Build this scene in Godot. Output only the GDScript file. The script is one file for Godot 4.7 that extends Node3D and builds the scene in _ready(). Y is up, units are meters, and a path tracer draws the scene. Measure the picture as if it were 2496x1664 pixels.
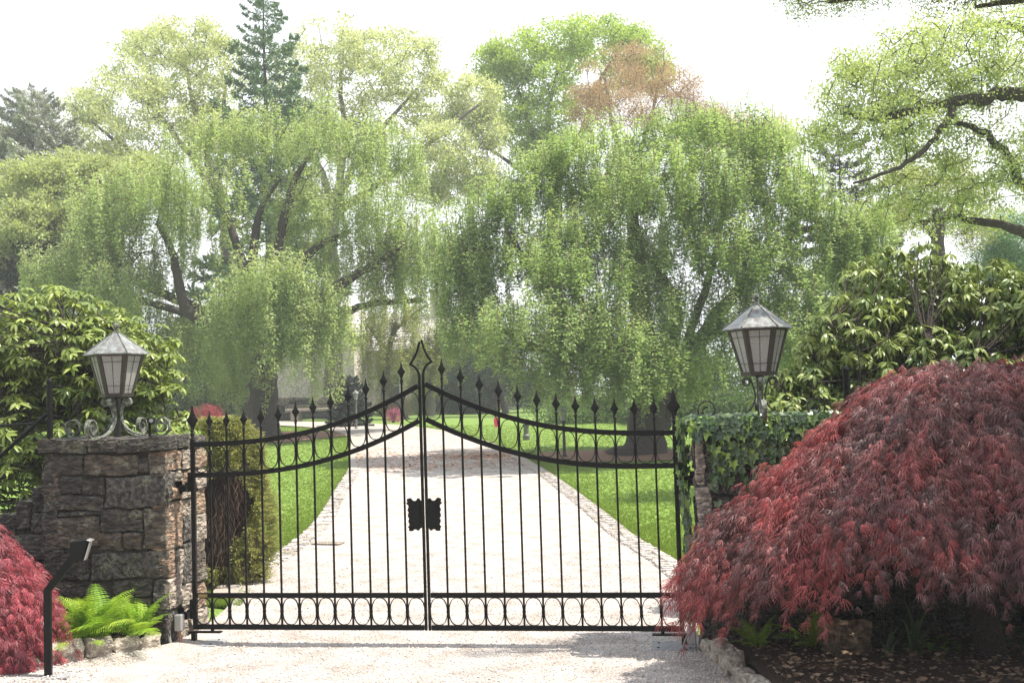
extends Node3D
# A wrought iron driveway gate between two stone piers, with the garden and the house behind it.
# x runs along the gate from its left hinge, z comes out of the gate towards the street, y is up, metres.

var M := {}
var used := {}
var rng := RandomNumberGenerator.new()

class Geo:
	var v := PackedVector3Array()
	var n := PackedVector3Array()
	var c := PackedColorArray()
	var uv := PackedVector2Array()
	var col := Color(1, 1, 1)
	var colored := false

	func tri(a: Vector3, b: Vector3, d: Vector3) -> void:
		var m := (b - a).cross(d - a).normalized()
		v.append(a); v.append(d); v.append(b)
		n.append(m); n.append(m); n.append(m)
		c.append(col); c.append(col); c.append(col)

	func trin(a: Vector3, b: Vector3, d: Vector3, na: Vector3, nb: Vector3, nd: Vector3) -> void:
		v.append(a); v.append(d); v.append(b)
		n.append(na); n.append(nd); n.append(nb)
		c.append(col); c.append(col); c.append(col)

	func quad(a: Vector3, b: Vector3, d: Vector3, e: Vector3) -> void:
		tri(a, b, d); tri(a, d, e)

	# a box with its edges cut at b
	func box(at: Vector3, s: Vector3, b := 0.0, turn := Basis()) -> void:
		var h := s / 2
		if b <= 0.0:
			for ax in 3:
				for sg in [-1.0, 1.0]:
					var u := (ax + 1) % 3
					var w := (ax + 2) % 3
					var p := []
					for k in [[-1, -1], [1, -1], [1, 1], [-1, 1]]:
						var q := Vector3()
						q[ax] = h[ax] * sg; q[u] = h[u] * k[0]; q[w] = h[w] * k[1]
						p.append(at + turn * q)
					if sg > 0: quad(p[0], p[1], p[2], p[3])
					else: quad(p[3], p[2], p[1], p[0])
			return
		var f := {}
		for ax in 3:
			for x in [-1, 1]:
				for y in [-1, 1]:
					for z in [-1, 1]:
						var sgn := Vector3(x, y, z)
						var q := Vector3(x, y, z) * h - sgn * b
						q[ax] = sgn[ax] * h[ax]
						f[[ax, x, y, z]] = at + turn * q
		for ax in 3:
			var u := (ax + 1) % 3
			var w := (ax + 2) % 3
			for sg in [-1, 1]:
				var p := []
				for k in [[-1, -1], [1, -1], [1, 1], [-1, 1]]:
					var g := [0, 0, 0]
					g[ax] = sg; g[u] = k[0]; g[w] = k[1]
					p.append(f[[ax, g[0], g[1], g[2]]])
				if sg > 0: quad(p[0], p[1], p[2], p[3])
				else: quad(p[3], p[2], p[1], p[0])
			# edges along ax between faces u and w
			for su in [-1, 1]:
				for sw in [-1, 1]:
					var lo := [0, 0, 0]
					lo[ax] = -1; lo[u] = su; lo[w] = sw
					var hi := lo.duplicate()
					hi[ax] = 1
					var a0: Vector3 = f[[u, lo[0], lo[1], lo[2]]]
					var a1: Vector3 = f[[u, hi[0], hi[1], hi[2]]]
					var b0: Vector3 = f[[w, lo[0], lo[1], lo[2]]]
					var b1: Vector3 = f[[w, hi[0], hi[1], hi[2]]]
					if su * sw > 0: quad(a0, b0, b1, a1)
					else: quad(a0, a1, b1, b0)
		for x in [-1, 1]:
			for y in [-1, 1]:
				for z in [-1, 1]:
					var a: Vector3 = f[[0, x, y, z]]
					var bb: Vector3 = f[[1, x, y, z]]
					var d: Vector3 = f[[2, x, y, z]]
					if x * y * z > 0: tri(a, bb, d)
					else: tri(a, d, bb)

	# round tube through points with a radius at each
	func tube(pts: Array, radii: Array, sides := 8, cap := true) -> void:
		var rings := []
		var count := pts.size()
		var side := Vector3()
		for i in count:
			var t: Vector3 = (pts[mini(i + 1, count - 1)] - pts[maxi(i - 1, 0)])
			if t.length() < 1e-6: t = Vector3.UP
			t = t.normalized()
			if i == 0:
				side = t.cross(Vector3(0.31, 0.2, 0.93)).normalized()
				if side.length() < 0.5: side = t.cross(Vector3.RIGHT).normalized()
			else:
				side = (side - t * side.dot(t)).normalized()
			var other := t.cross(side)
			var ring := []
			for k in sides:
				var a := TAU * k / sides
				var d := side * cos(a) + other * sin(a)
				ring.append([pts[i] + d * radii[i], d])
			rings.append(ring)
		for i in count - 1:
			for k in sides:
				var k2 := (k + 1) % sides
				var a: Array = rings[i][k]
				var b: Array = rings[i][k2]
				var d: Array = rings[i + 1][k2]
				var e: Array = rings[i + 1][k]
				trin(a[0], b[0], d[0], a[1], b[1], d[1])
				trin(a[0], d[0], e[0], a[1], d[1], e[1])
		if cap:
			for k in sides:
				var k2 := (k + 1) % sides
				if radii[0] > 0.0: tri(pts[0], rings[0][k2][0], rings[0][k][0])
				if radii[count - 1] > 0.0: tri(pts[count - 1], rings[count - 1][k][0], rings[count - 1][k2][0])

	# flat bar (wide x thick) swept along points; across is its wide direction
	func strip(pts: Array, across: Vector3, wide: float, thick: float, closed := false, taper := 1.0) -> void:
		var rings := []
		var count := pts.size()
		for i in count:
			var t: Vector3
			if closed: t = pts[(i + 1) % count] - pts[(i - 1 + count) % count]
			else: t = pts[mini(i + 1, count - 1)] - pts[maxi(i - 1, 0)]
			t = t.normalized()
			var up := across.cross(t).normalized()
			var k := lerpf(1.0, taper, float(i) / (count - 1))
			var w := across * wide * k / 2
			var h := up * thick / 2
			var p: Vector3 = pts[i]
			rings.append([p - w - h, p + w - h, p + w + h, p - w + h])
		for i in (count if closed else count - 1):
			var a: Array = rings[i]
			var b: Array = rings[(i + 1) % count]
			for k in 4:
				var k2 := (k + 1) % 4
				quad(a[k], b[k], b[k2], a[k2])
		if not closed:
			quad(rings[0][0], rings[0][1], rings[0][2], rings[0][3])
			var e: Array = rings[count - 1]
			quad(e[3], e[2], e[1], e[0])

	# turned shape: profile of (radius, height), smooth normals where the angle is small
	func lathe(at: Vector3, prof: Array, sides := 16, flat := false) -> void:
		for i in prof.size() - 1:
			var p: Vector2 = prof[i]
			var q: Vector2 = prof[i + 1]
			if p.distance_to(q) < 1e-6: continue
			var nn := Vector2(q.y - p.y, p.x - q.x).normalized()
			for k in sides:
				var a := TAU * k / sides
				var b := TAU * (k + 1) / sides
				var A := Vector3(cos(a), 0, -sin(a))
				var B := Vector3(cos(b), 0, -sin(b))
				var p0 := at + A * p.x + Vector3.UP * p.y
				var p1 := at + B * p.x + Vector3.UP * p.y
				var q0 := at + A * q.x + Vector3.UP * q.y
				var q1 := at + B * q.x + Vector3.UP * q.y
				if flat:
					if p.x > 1e-5: tri(p0, p1, q1)
					if q.x > 1e-5: tri(p0, q1, q0)
				else:
					var na := A * nn.x + Vector3.UP * nn.y
					var nb := B * nn.x + Vector3.UP * nn.y
					if p.x > 1e-5: trin(p0, p1, q1, na, nb, nb)
					if q.x > 1e-5: trin(p0, q1, q0, na, nb, na)

	func ball(at: Vector3, r: float, sides := 12, squash := 1.0) -> void:
		var prof := []
		for i in 9:
			var a := -PI / 2 + PI * i / 8
			prof.append(Vector2(r * cos(a), r * squash * sin(a)))
		prof[0].x = 0.0; prof[8].x = 0.0
		for i in 8:
			for k in sides:
				var q := []
				for e in [[i, k], [i, k + 1], [i + 1, k + 1], [i + 1, k]]:
					var pr: Vector2 = prof[e[0]]
					var a: float = TAU * e[1] / sides
					q.append(Vector3(cos(a) * pr.x, pr.y, -sin(a) * pr.x))
				var nn := []
				for p in q: nn.append(Vector3(p.x, p.y / (squash * squash), p.z).normalized())
				trin(at + q[0], at + q[1], at + q[2], nn[0], nn[1], nn[2])
				trin(at + q[0], at + q[2], at + q[3], nn[0], nn[2], nn[3])

	# polygon in xy (counter-clockwise) given depth along z, edges cut at b
	func slab(poly: PackedVector2Array, z0: float, z1: float, b := 0.0) -> void:
		var idx := Geometry2D.triangulate_polygon(poly)
		var inner := poly
		for i in range(0, idx.size(), 3):
			var p := inner[idx[i]]
			var q := inner[idx[i + 1]]
			var r := inner[idx[i + 2]]
			if (q - p).cross(r - p) < 0:
				var s := q
				q = r; r = s
			tri(Vector3(p.x, p.y, z1), Vector3(q.x, q.y, z1), Vector3(r.x, r.y, z1))
			tri(Vector3(p.x, p.y, z0), Vector3(r.x, r.y, z0), Vector3(q.x, q.y, z0))
		for i in poly.size():
			var p := poly[i]
			var q := poly[(i + 1) % poly.size()]
			quad(Vector3(p.x, p.y, z0), Vector3(q.x, q.y, z0), Vector3(q.x, q.y, z1), Vector3(p.x, p.y, z1))

	func mesh() -> ArrayMesh:
		var a := []
		a.resize(Mesh.ARRAY_MAX)
		a[Mesh.ARRAY_VERTEX] = v
		a[Mesh.ARRAY_NORMAL] = n
		if colored: a[Mesh.ARRAY_COLOR] = c
		var m := ArrayMesh.new()
		m.add_surface_from_arrays(Mesh.PRIMITIVE_TRIANGLES, a)
		return m


# ---------------------------------------------------------------- naming
func numbered(called: String) -> String:
	if not used.has(called):
		used[called] = 0
		return called
	used[called] += 1
	return "%s_%03d" % [called, used[called]]

func thing(called: String, label: String, category: String, at := Vector3.ZERO, group := "", turn := 0.0) -> Node3D:
	var o := Node3D.new()
	o.name = numbered(called)
	add_child(o)
	o.position = at
	o.rotation.y = turn
	tag(o, label, category, group)
	return o

func tag(o: Node3D, label: String, category: String, group := "") -> void:
	o.set_meta("label", label)
	o.set_meta("category", category)
	if group != "": o.set_meta("group", group)

func part(called: String, m: Mesh, material: Material, parent: Node3D, at := Transform3D()) -> MeshInstance3D:
	var o := MeshInstance3D.new()
	o.name = called
	o.mesh = m
	o.material_override = material
	o.transform = at
	parent.add_child(o, true)
	return o

func structure(called: String, m: Mesh, material: Material) -> MeshInstance3D:
	var o := MeshInstance3D.new()
	o.name = numbered(called)
	o.mesh = m
	o.material_override = material
	add_child(o)
	o.set_meta("kind", "structure")
	return o

func many(called: String, m: Mesh, material: Material, parent: Node3D, where: Array, tints: Array) -> MultiMeshInstance3D:
	var mm := MultiMesh.new()
	mm.transform_format = MultiMesh.TRANSFORM_3D
	mm.use_colors = tints.size() > 0
	mm.mesh = m
	mm.instance_count = where.size()
	for i in where.size():
		mm.set_instance_transform(i, where[i])
		if tints.size() > 0: mm.set_instance_color(i, tints[i])
	var o := MultiMeshInstance3D.new()
	o.name = called
	o.multimesh = mm
	o.material_override = material
	parent.add_child(o, true)
	o.set_meta("kind", "stuff")
	return o

func R(a: float, b: float) -> float:
	return rng.randf_range(a, b)

func ball_point() -> Vector3:
	while true:
		var p := Vector3(R(-1, 1), R(-1, 1), R(-1, 1))
		if p.length_squared() <= 1.0: return p
	return Vector3.ZERO

func smooth01(a: float, b: float, x: float) -> float:
	var t := clampf((x - a) / (b - a), 0.0, 1.0)
	return t * t * (3.0 - 2.0 * t)

# height of the garden
func land(x: float, z: float) -> float:
	var s := smooth01(4.0, 30.0, -z)
	return (0.95 - 0.018 * (x + 8.0)) * s + 0.07 * smooth01(0.1, -0.4, x) * smooth01(-2.5, -0.5, z)

func on(x: float, z: float, up := 0.0) -> Vector3:
	return Vector3(x, land(x, z) + up, z)

# ---------------------------------------------------------------- materials
func lin(r: float, g: float, b: float) -> Color:
	return Color(r, g, b).linear_to_srgb()

func noise_tex(size: int, freq: float, octaves: int, colors: Array, seed_: int, kind := FastNoiseLite.TYPE_SIMPLEX_SMOOTH) -> NoiseTexture2D:
	var f := FastNoiseLite.new()
	f.seed = seed_
	f.noise_type = kind
	f.frequency = freq
	f.fractal_octaves = octaves
	if kind == FastNoiseLite.TYPE_CELLULAR: f.cellular_return_type = FastNoiseLite.RETURN_CELL_VALUE
	var t := NoiseTexture2D.new()
	t.width = size
	t.height = size
	t.seamless = true
	t.noise = f
	if colors.size() > 0:
		var g := Gradient.new()
		var o := PackedFloat32Array()
		var cc := PackedColorArray()
		for k in colors:
			o.append(k[0])
			cc.append(lin(k[1], k[2], k[3]))
		g.offsets = o
		g.colors = cc
		t.color_ramp = g
	return t

func plain(r: float, g: float, b: float, rough := 0.8, metal := 0.0) -> StandardMaterial3D:
	var m := StandardMaterial3D.new()
	m.albedo_color = lin(r, g, b)
	m.roughness = rough
	m.metallic = metal
	return m

func textured(tex: Texture2D, scale_: float, rough := 0.9, relief: Texture2D = null, relief_cm := 0.0) -> StandardMaterial3D:
	var m := StandardMaterial3D.new()
	m.albedo_texture = tex
	m.roughness = rough
	m.uv1_triplanar = true
	m.uv1_world_triplanar = true
	m.uv1_scale = Vector3.ONE * scale_
	if relief:
		m.heightmap_enabled = true
		m.heightmap_texture = relief
		m.heightmap_scale = relief_cm
	return m

func leafy(rough := 0.5, back := 0.8, spec := 0.5) -> StandardMaterial3D:
	var m := StandardMaterial3D.new()
	m.vertex_color_use_as_albedo = true
	m.roughness = rough
	m.metallic_specular = spec
	m.cull_mode = BaseMaterial3D.CULL_DISABLED
	m.backlight_enabled = true
	m.backlight = lin(back, back, back * 0.6)
	return m

func make_materials() -> void:
	var rough_noise := noise_tex(512, 0.03, 5, [], 5)
	var fine_noise := noise_tex(512, 0.09, 4, [], 6)
	M.gravel = textured(noise_tex(1024, 0.11, 3, [[0.0, 0.12, 0.10, 0.09], [0.33, 0.26, 0.235, 0.22], [0.48, 0.38, 0.35, 0.335], [0.66, 0.46, 0.43, 0.415], [1.0, 0.56, 0.53, 0.515]], 11), 0.6, 0.95, fine_noise, 1.2)
	M.gravel.detail_enabled = true
	M.gravel.detail_blend_mode = BaseMaterial3D.BLEND_MODE_MUL
	M.gravel.detail_albedo = noise_tex(512, 0.008, 3, [[0.0, 0.62, 0.57, 0.54], [0.42, 0.9, 0.87, 0.85], [0.7, 1.0, 1.0, 1.0], [1.0, 1.0, 1.0, 1.0]], 12)
	M.gravel.detail_uv_layer = BaseMaterial3D.DETAIL_UV_1
	M.pebble = plain(1, 1, 1, 0.85)
	M.pebble.vertex_color_use_as_albedo = true
	M.grass = textured(noise_tex(1024, 0.05, 5, [[0.0, 0.075, 0.13, 0.016], [0.4, 0.12, 0.205, 0.024], [0.6, 0.15, 0.24, 0.03], [1.0, 0.19, 0.28, 0.045]], 21), 0.45, 0.9, fine_noise, 3.0)
	M.grass.detail_enabled = true
	M.grass.detail_blend_mode = BaseMaterial3D.BLEND_MODE_MUL
	M.grass.detail_albedo = noise_tex(512, 0.02, 4, [[0.0, 0.62, 0.70, 0.6], [0.4, 0.9, 0.93, 0.9], [0.65, 1.0, 1.0, 1.0], [1.0, 1.0, 0.96, 0.8]], 22)
	M.grass.detail_uv_layer = BaseMaterial3D.DETAIL_UV_2
	M.grass.uv2_triplanar = true
	M.grass.uv2_world_triplanar = true
	M.grass.uv2_scale = Vector3.ONE * 0.11
	M.blade = leafy(0.6, 0.6, 0.3)
	M.mulch = textured(noise_tex(1024, 0.12, 4, [[0.0, 0.015, 0.009, 0.006], [0.45, 0.06, 0.036, 0.025], [0.7, 0.12, 0.075, 0.05], [1.0, 0.24, 0.17, 0.12]], 31), 1.2, 1.0, fine_noise, 3.0)
	M.needles = textured(noise_tex(512, 0.06, 4, [[0.0, 0.10, 0.05, 0.03], [0.5, 0.20, 0.11, 0.07], [1.0, 0.32, 0.20, 0.14]], 32), 0.6, 1.0, fine_noise, 2.0)
	# field stone in several tones; pale crusts of lichen lie over it as a second layer
	var li := Image.create_empty(512, 512, false, Image.FORMAT_RGBA8)
	var n1 := FastNoiseLite.new()
	n1.seed = 911
	n1.frequency = 0.011
	n1.fractal_octaves = 2
	var n2 := FastNoiseLite.new()
	n2.seed = 912
	n2.frequency = 0.06
	n2.fractal_octaves = 4
	var big := n1.get_seamless_image(512, 512)
	var fine := n2.get_seamless_image(512, 512)
	for y in 512:
		for x in 512:
			var a := smooth01(0.64, 0.78, big.get_pixel(x, y).r * 0.62 + fine.get_pixel(x, y).r * 0.42)
			var w := fine.get_pixel((x + 200) % 512, y).r
			li.set_pixel(x, y, Color(0.50 + 0.14 * w, 0.51 + 0.14 * w, 0.44 + 0.12 * w, a * 0.5))
	var lichen := ImageTexture.create_from_image(li)
	var k := 0
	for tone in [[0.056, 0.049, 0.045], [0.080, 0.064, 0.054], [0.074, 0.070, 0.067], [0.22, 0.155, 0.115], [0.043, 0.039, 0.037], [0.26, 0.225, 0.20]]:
		var r: float = tone[0]
		var g: float = tone[1]
		var b: float = tone[2]
		var t := noise_tex(512, 0.022, 6, [[0.0, r * 0.2, g * 0.2, b * 0.2], [0.38, r * 0.6, g * 0.6, b * 0.6], [0.52, r * 1.05, g * 1.03, b * 1.0], [0.66, r * 1.5, g * 1.42, b * 1.35], [1.0, r * 2.2, g * 2.1, b * 2.0]], 41 + k)
		var m := textured(t, 1.1, 0.92, rough_noise, 5.0)
		m.uv1_scale = Vector3(0.9, 2.0, 0.9) if k != 2 else Vector3(1.6, 1.6, 1.6)
		m.detail_enabled = true
		m.detail_albedo = lichen
		m.detail_uv_layer = BaseMaterial3D.DETAIL_UV_2
		m.uv2_triplanar = true
		m.uv2_world_triplanar = true
		m.uv2_scale = Vector3.ONE * (0.7 + 0.13 * k)
		m.uv2_offset = Vector3(0.31 * k, 0.17 * k, 0.0)
		M["stone%d" % k] = m
		k += 1
	M.mortar = textured(noise_tex(256, 0.08, 4, [[0.0, 0.02, 0.018, 0.016], [1.0, 0.09, 0.08, 0.07]], 51), 2.0, 1.0, fine_noise, 1.5)
	M.curb = textured(noise_tex(512, 0.03, 6, [[0.0, 0.14, 0.12, 0.10], [0.5, 0.32, 0.28, 0.24], [0.75, 0.44, 0.40, 0.35], [1.0, 0.55, 0.52, 0.47]], 52), 1.6, 0.95, rough_noise, 2.0)
	M.cobble = textured(noise_tex(512, 0.04, 5, [[0.0, 0.22, 0.20, 0.19], [0.5, 0.40, 0.375, 0.36], [1.0, 0.55, 0.52, 0.50]], 53), 1.5, 0.95, rough_noise, 1.5)
	M.joint = textured(noise_tex(256, 0.08, 4, [[0.0, 0.22, 0.19, 0.17], [1.0, 0.40, 0.36, 0.33]], 54), 2.0, 1.0)
	# metals
	M.iron = textured(noise_tex(256, 0.06, 4, [[0.0, 0.0035, 0.0035, 0.004], [0.6, 0.006, 0.006, 0.0065], [1.0, 0.012, 0.011, 0.011]], 61), 3.0, 0.46, fine_noise, 0.12)
	M.iron.metallic_specular = 0.27
	M.dark_metal = textured(noise_tex(256, 0.05, 4, [[0.0, 0.010, 0.008, 0.007], [0.6, 0.024, 0.018, 0.015], [1.0, 0.05, 0.052, 0.046]], 62), 2.0, 0.5, fine_noise, 0.1)
	M.copper = textured(noise_tex(512, 0.03, 5, [[0.0, 0.085, 0.075, 0.075], [0.45, 0.14, 0.13, 0.135], [0.6, 0.19, 0.21, 0.21], [1.0, 0.27, 0.33, 0.325]], 63), 1.3, 0.45, fine_noise, 0.1)
	M.copper.metallic = 0.25
	M.patina = textured(noise_tex(512, 0.04, 5, [[0.0, 0.02, 0.018, 0.015], [0.42, 0.06, 0.06, 0.05], [0.6, 0.15, 0.17, 0.14], [1.0, 0.33, 0.38, 0.31]], 64), 1.6, 0.6, fine_noise, 0.15)
	M.frosted = textured(noise_tex(256, 0.05, 3, [[0.0, 0.36, 0.36, 0.36], [1.0, 0.54, 0.54, 0.54]], 65), 4.0, 0.3, fine_noise, 0.15)
	M.frosted.backlight_enabled = true
	M.frosted.backlight = lin(0.8, 0.8, 0.78)
	M.bulb = plain(0.75, 0.55, 0.2, 0.4)
	M.grey_metal = plain(0.42, 0.42, 0.43, 0.45, 0.6)
	M.keypad = plain(0.5, 0.5, 0.5, 0.35, 0.8)
	M.conduit = plain(0.22, 0.21, 0.2, 0.6)
	M.clay_pipe = plain(0.26, 0.13, 0.09, 0.8)
	M.slab = textured(noise_tex(256, 0.05, 4, [[0.0, 0.18, 0.18, 0.19], [1.0, 0.32, 0.32, 0.34]], 66), 2.0, 0.7)
	M.brass = plain(0.30, 0.22, 0.10, 0.5, 0.5)
	# bark and leaves
	M.bark = textured(noise_tex(512, 0.05, 5, [[0.0, 0.018, 0.015, 0.012], [0.5, 0.055, 0.046, 0.038], [1.0, 0.13, 0.115, 0.10]], 71), 1.2, 1.0, rough_noise, 3.0)
	M.bark.uv1_scale = Vector3(2.2, 0.7, 2.2)
	M.bark_grey = textured(noise_tex(512, 0.05, 5, [[0.0, 0.06, 0.052, 0.045], [0.5, 0.13, 0.115, 0.10], [1.0, 0.24, 0.22, 0.20]], 72), 1.2, 1.0, rough_noise, 2.0)
	M.bark_dark = textured(noise_tex(512, 0.06, 4, [[0.0, 0.014, 0.010, 0.009], [1.0, 0.07, 0.05, 0.045]], 73), 2.5, 1.0, rough_noise, 2.0)
	M.leaf = leafy(0.5, 1.0, 0.4)
	M.needle = leafy(0.6, 0.35, 0.3)
	M.gloss_leaf = leafy(0.38, 0.55, 0.45)
	M.red_leaf = leafy(0.42, 0.75, 0.45)
	M.red_leaf.backlight = lin(0.75, 0.5, 0.4)
	M.red_leaf.rim_enabled = true
	M.red_leaf.rim = 0.9
	M.red_leaf.rim_tint = 0.3
	M.fern = leafy(0.55, 0.9, 0.35)
	M.ivy = leafy(0.28, 0.4, 0.6)
	M.twig = plain(0.16, 0.11, 0.09, 0.9)
	M.dead_twig = plain(0.105, 0.066, 0.052, 0.95)
	M.twig_grey = plain(0.30, 0.27, 0.25, 0.9)
	# house
	M.slate = textured(noise_tex(512, 0.05, 4, [[0.0, 0.24, 0.22, 0.22], [0.5, 0.40, 0.38, 0.37], [1.0, 0.55, 0.52, 0.51]], 81), 0.7, 0.7, rough_noise, 2.0)
	M.house_stone = textured(noise_tex(512, 0.045, 3, [[0.0, 0.20, 0.17, 0.15], [0.5, 0.42, 0.37, 0.33], [1.0, 0.60, 0.54, 0.50]], 82, FastNoiseLite.TYPE_CELLULAR), 0.5, 0.95, rough_noise, 4.0)
	M.glass = plain(0.03, 0.035, 0.04, 0.08)
	M.trim = plain(0.35, 0.34, 0.32, 0.6)
	M.brick = plain(0.22, 0.10, 0.075, 0.9)
	M.flag = plain(0.75, 0.04, 0.12, 0.5)
const SHADE_LIMBS = [[[9.6, -0.05, 1.2, 0.2], [9.5, 2.0, 1.2, 0.17], [9.3, 4.2, 1.1, 0.14], [9.0, 6.2, 1.0, 0.07]], [[9.4, 3.4, 1.1, 0.09], [8.5, 4.6, 0.9, 0.06], [7.9, 5.2, 0.7, 0.03]], [[9.4, 3.6, 1.1, 0.09], [10.2, 5.0, 1.6, 0.05]]]
const SHADE_PADS = [[8.3, 5.2, 0.8, 1.0, 0.6, 0], [9.3, 6.2, 0.4, 1.2, 0.7, 0], [9.0, 5.4, 2.0, 1.1, 0.6, 0], [10.2, 5.8, 1.4, 1.3, 0.8, 0], [8.4, 6.6, 1.4, 1.1, 0.6, 0], [9.4, 7.4, 1.0, 1.2, 0.7, 0], [8.0, 5.6, -0.5, 0.9, 0.5, 0], [10.3, 6.5, -0.6, 1.2, 0.7, 0], [11.2, 5.2, 0.6, 1.2, 0.8, 0], [10.6, 5.4, 3.0, 1.2, 0.7, 0]]
const WEEP_L_LIMBS = [[[-8.83,0.73,-22.75,0.460], [-8.81,1.70,-22.70,0.420], [-8.76,2.71,-22.66,0.380], [-8.70,3.73,-22.62,0.340]],
		[[-8.71,3.35,-22.64,0.240], [-9.56,3.81,-22.27,0.206], [-10.63,4.40,-21.86,0.172], [-10.85,5.39,-21.57,0.138], [-10.87,6.11,-21.33,0.104], [-11.17,6.96,-21.03,0.070]],
		[[-10.82,4.41,-22.23,0.120], [-12.12,4.85,-21.99,0.102], [-12.83,5.26,-21.86,0.085], [-13.01,5.75,-21.80,0.068], [-12.45,5.94,-21.88,0.050]],
		[[-8.72,3.47,-22.63,0.220], [-9.15,4.78,-22.75,0.177], [-9.10,6.35,-22.93,0.135], [-8.94,7.55,-23.15,0.092], [-8.46,8.43,-23.43,0.050]],
		[[-8.70,3.60,-22.63,0.220], [-8.17,4.73,-22.66,0.182], [-7.53,5.85,-22.70,0.145], [-6.91,6.34,-22.78,0.108], [-6.08,6.70,-22.90,0.070]],
		[[-8.69,3.22,-22.65,0.220], [-7.15,4.55,-22.58,0.180], [-6.05,5.25,-22.48,0.140], [-5.09,5.69,-22.36,0.100], [-4.27,6.12,-22.22,0.060]],
		[[-8.70,3.73,-22.62,0.200], [-8.46,5.80,-22.93,0.163], [-8.14,7.65,-23.27,0.125], [-7.96,8.63,-23.63,0.087], [-7.43,9.56,-24.06,0.050]],
		[[-8.68,2.96,-22.66,0.200], [-6.86,4.07,-23.25,0.153], [-5.92,4.58,-23.71,0.107], [-4.34,4.69,-24.31,0.060]],
		[[-8.72,3.73,-22.62,0.200], [-9.33,5.69,-22.75,0.150], [-9.92,7.31,-22.91,0.100], [-10.64,8.95,-23.05,0.050]],
		[[-8.74,3.35,-22.63,0.200], [-10.47,4.46,-22.80,0.160], [-12.47,5.34,-22.93,0.120], [-14.26,6.24,-23.09,0.080], [-15.46,6.48,-23.39,0.040]],
		[[-8.72,3.35,-22.63,0.160], [-8.31,4.05,-21.82,0.123], [-7.79,4.58,-21.04,0.087], [-7.27,5.08,-20.25,0.050]]]
const WEEP_L_PADS = [[-10.61,9.87,-23.00,1.05,0.59,0.79], [-12.36,8.29,-21.78,1.53,0.64,1.40], [-13.68,6.68,-21.64,1.14,0.57,1.53], [-14.46,6.07,-21.54,0.64,0.51,1.40], [-10.40,8.04,-21.10,1.36,0.68,1.60], [-9.10,10.41,-23.73,1.20,0.53,0.93], [-6.85,9.88,-23.63,2.10,0.66,1.05], [-5.19,9.07,-23.44,1.42,0.78,1.42], [-4.38,7.02,-23.17,0.76,0.76,2.29], [-5.31,7.51,-21.97,1.36,0.74,1.48], [-7.69,8.34,-23.57,1.18,0.79,1.31], [-7.27,5.20,-20.24,1.17,0.59,2.58], [-8.31,4.57,-20.61,0.83,0.48,2.38], [-6.55,4.39,-20.91,0.72,0.48,2.38], [-5.06,5.65,-23.13,1.02,0.64,1.53], [-4.14,6.39,-24.26,0.66,0.66,2.10], [-12.56,6.39,-22.86,1.57,0.79,1.44], [-11.20,7.21,-23.55,1.20,0.80,1.60], [-12.33,5.27,-20.92,0.74,0.37,1.85], [-13.14,7.56,-21.69,1.02,0.64,1.53], [-10.20,3.70,-23.39,1.18,0.66,1.97], [-12.23,4.32,-23.53,1.20,0.53,1.86], [-6.61,6.07,-23.86,1.05,0.66,1.31], [-8.45,6.86,-24.02,1.07,0.80,1.33]]
const WEEP_R_LIMBS = [[[2.50,0.32,-16.73,0.460], [2.58,0.87,-16.72,0.427], [2.66,1.44,-16.71,0.393], [2.75,1.92,-16.70,0.360]],
		[[2.95,0.90,-16.78,0.140], [3.11,1.52,-16.78,0.127], [3.33,2.19,-16.78,0.114], [3.59,2.95,-16.78,0.101], [3.88,3.70,-16.79,0.089], [4.18,4.56,-16.80,0.076], [4.36,5.32,-16.79,0.063], [4.48,5.89,-16.78,0.050]],
		[[2.74,1.72,-16.70,0.240], [2.21,2.21,-16.25,0.187], [1.89,2.87,-15.83,0.133], [1.67,3.60,-15.42,0.080]],
		[[2.75,1.82,-16.70,0.220], [3.21,2.76,-16.60,0.180], [3.29,3.61,-16.45,0.140], [3.13,4.07,-16.27,0.100], [2.78,4.64,-16.05,0.060]],
		[[3.34,2.38,-16.77,0.180], [4.12,3.02,-16.87,0.140], [4.89,3.34,-16.98,0.100], [5.66,3.65,-17.09,0.060]],
		[[2.65,1.73,-16.69,0.240], [1.71,2.71,-16.28,0.202], [0.88,3.67,-15.89,0.164], [0.46,4.23,-15.59,0.126], [0.14,4.68,-15.31,0.088], [-0.08,5.22,-15.04,0.050]],
		[[4.18,4.56,-16.80,0.090], [3.72,4.96,-16.70,0.065], [3.46,5.64,-16.62,0.040]],
		[[2.70,1.82,-16.69,0.200], [1.40,2.43,-15.94,0.150], [0.19,2.82,-15.21,0.100], [-0.51,3.36,-14.56,0.050]],
		[[2.75,1.82,-16.70,0.220], [2.61,3.67,-16.92,0.163], [2.56,5.08,-17.18,0.107], [2.30,6.44,-17.40,0.050]],
		[[3.34,2.38,-16.77,0.180], [4.93,4.17,-17.11,0.137], [5.94,5.13,-17.40,0.093], [6.73,5.32,-17.69,0.050]],
		[[1.84,2.90,-16.49,0.120], [1.35,3.65,-15.87,0.085], [1.06,4.17,-15.29,0.050]]]
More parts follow.
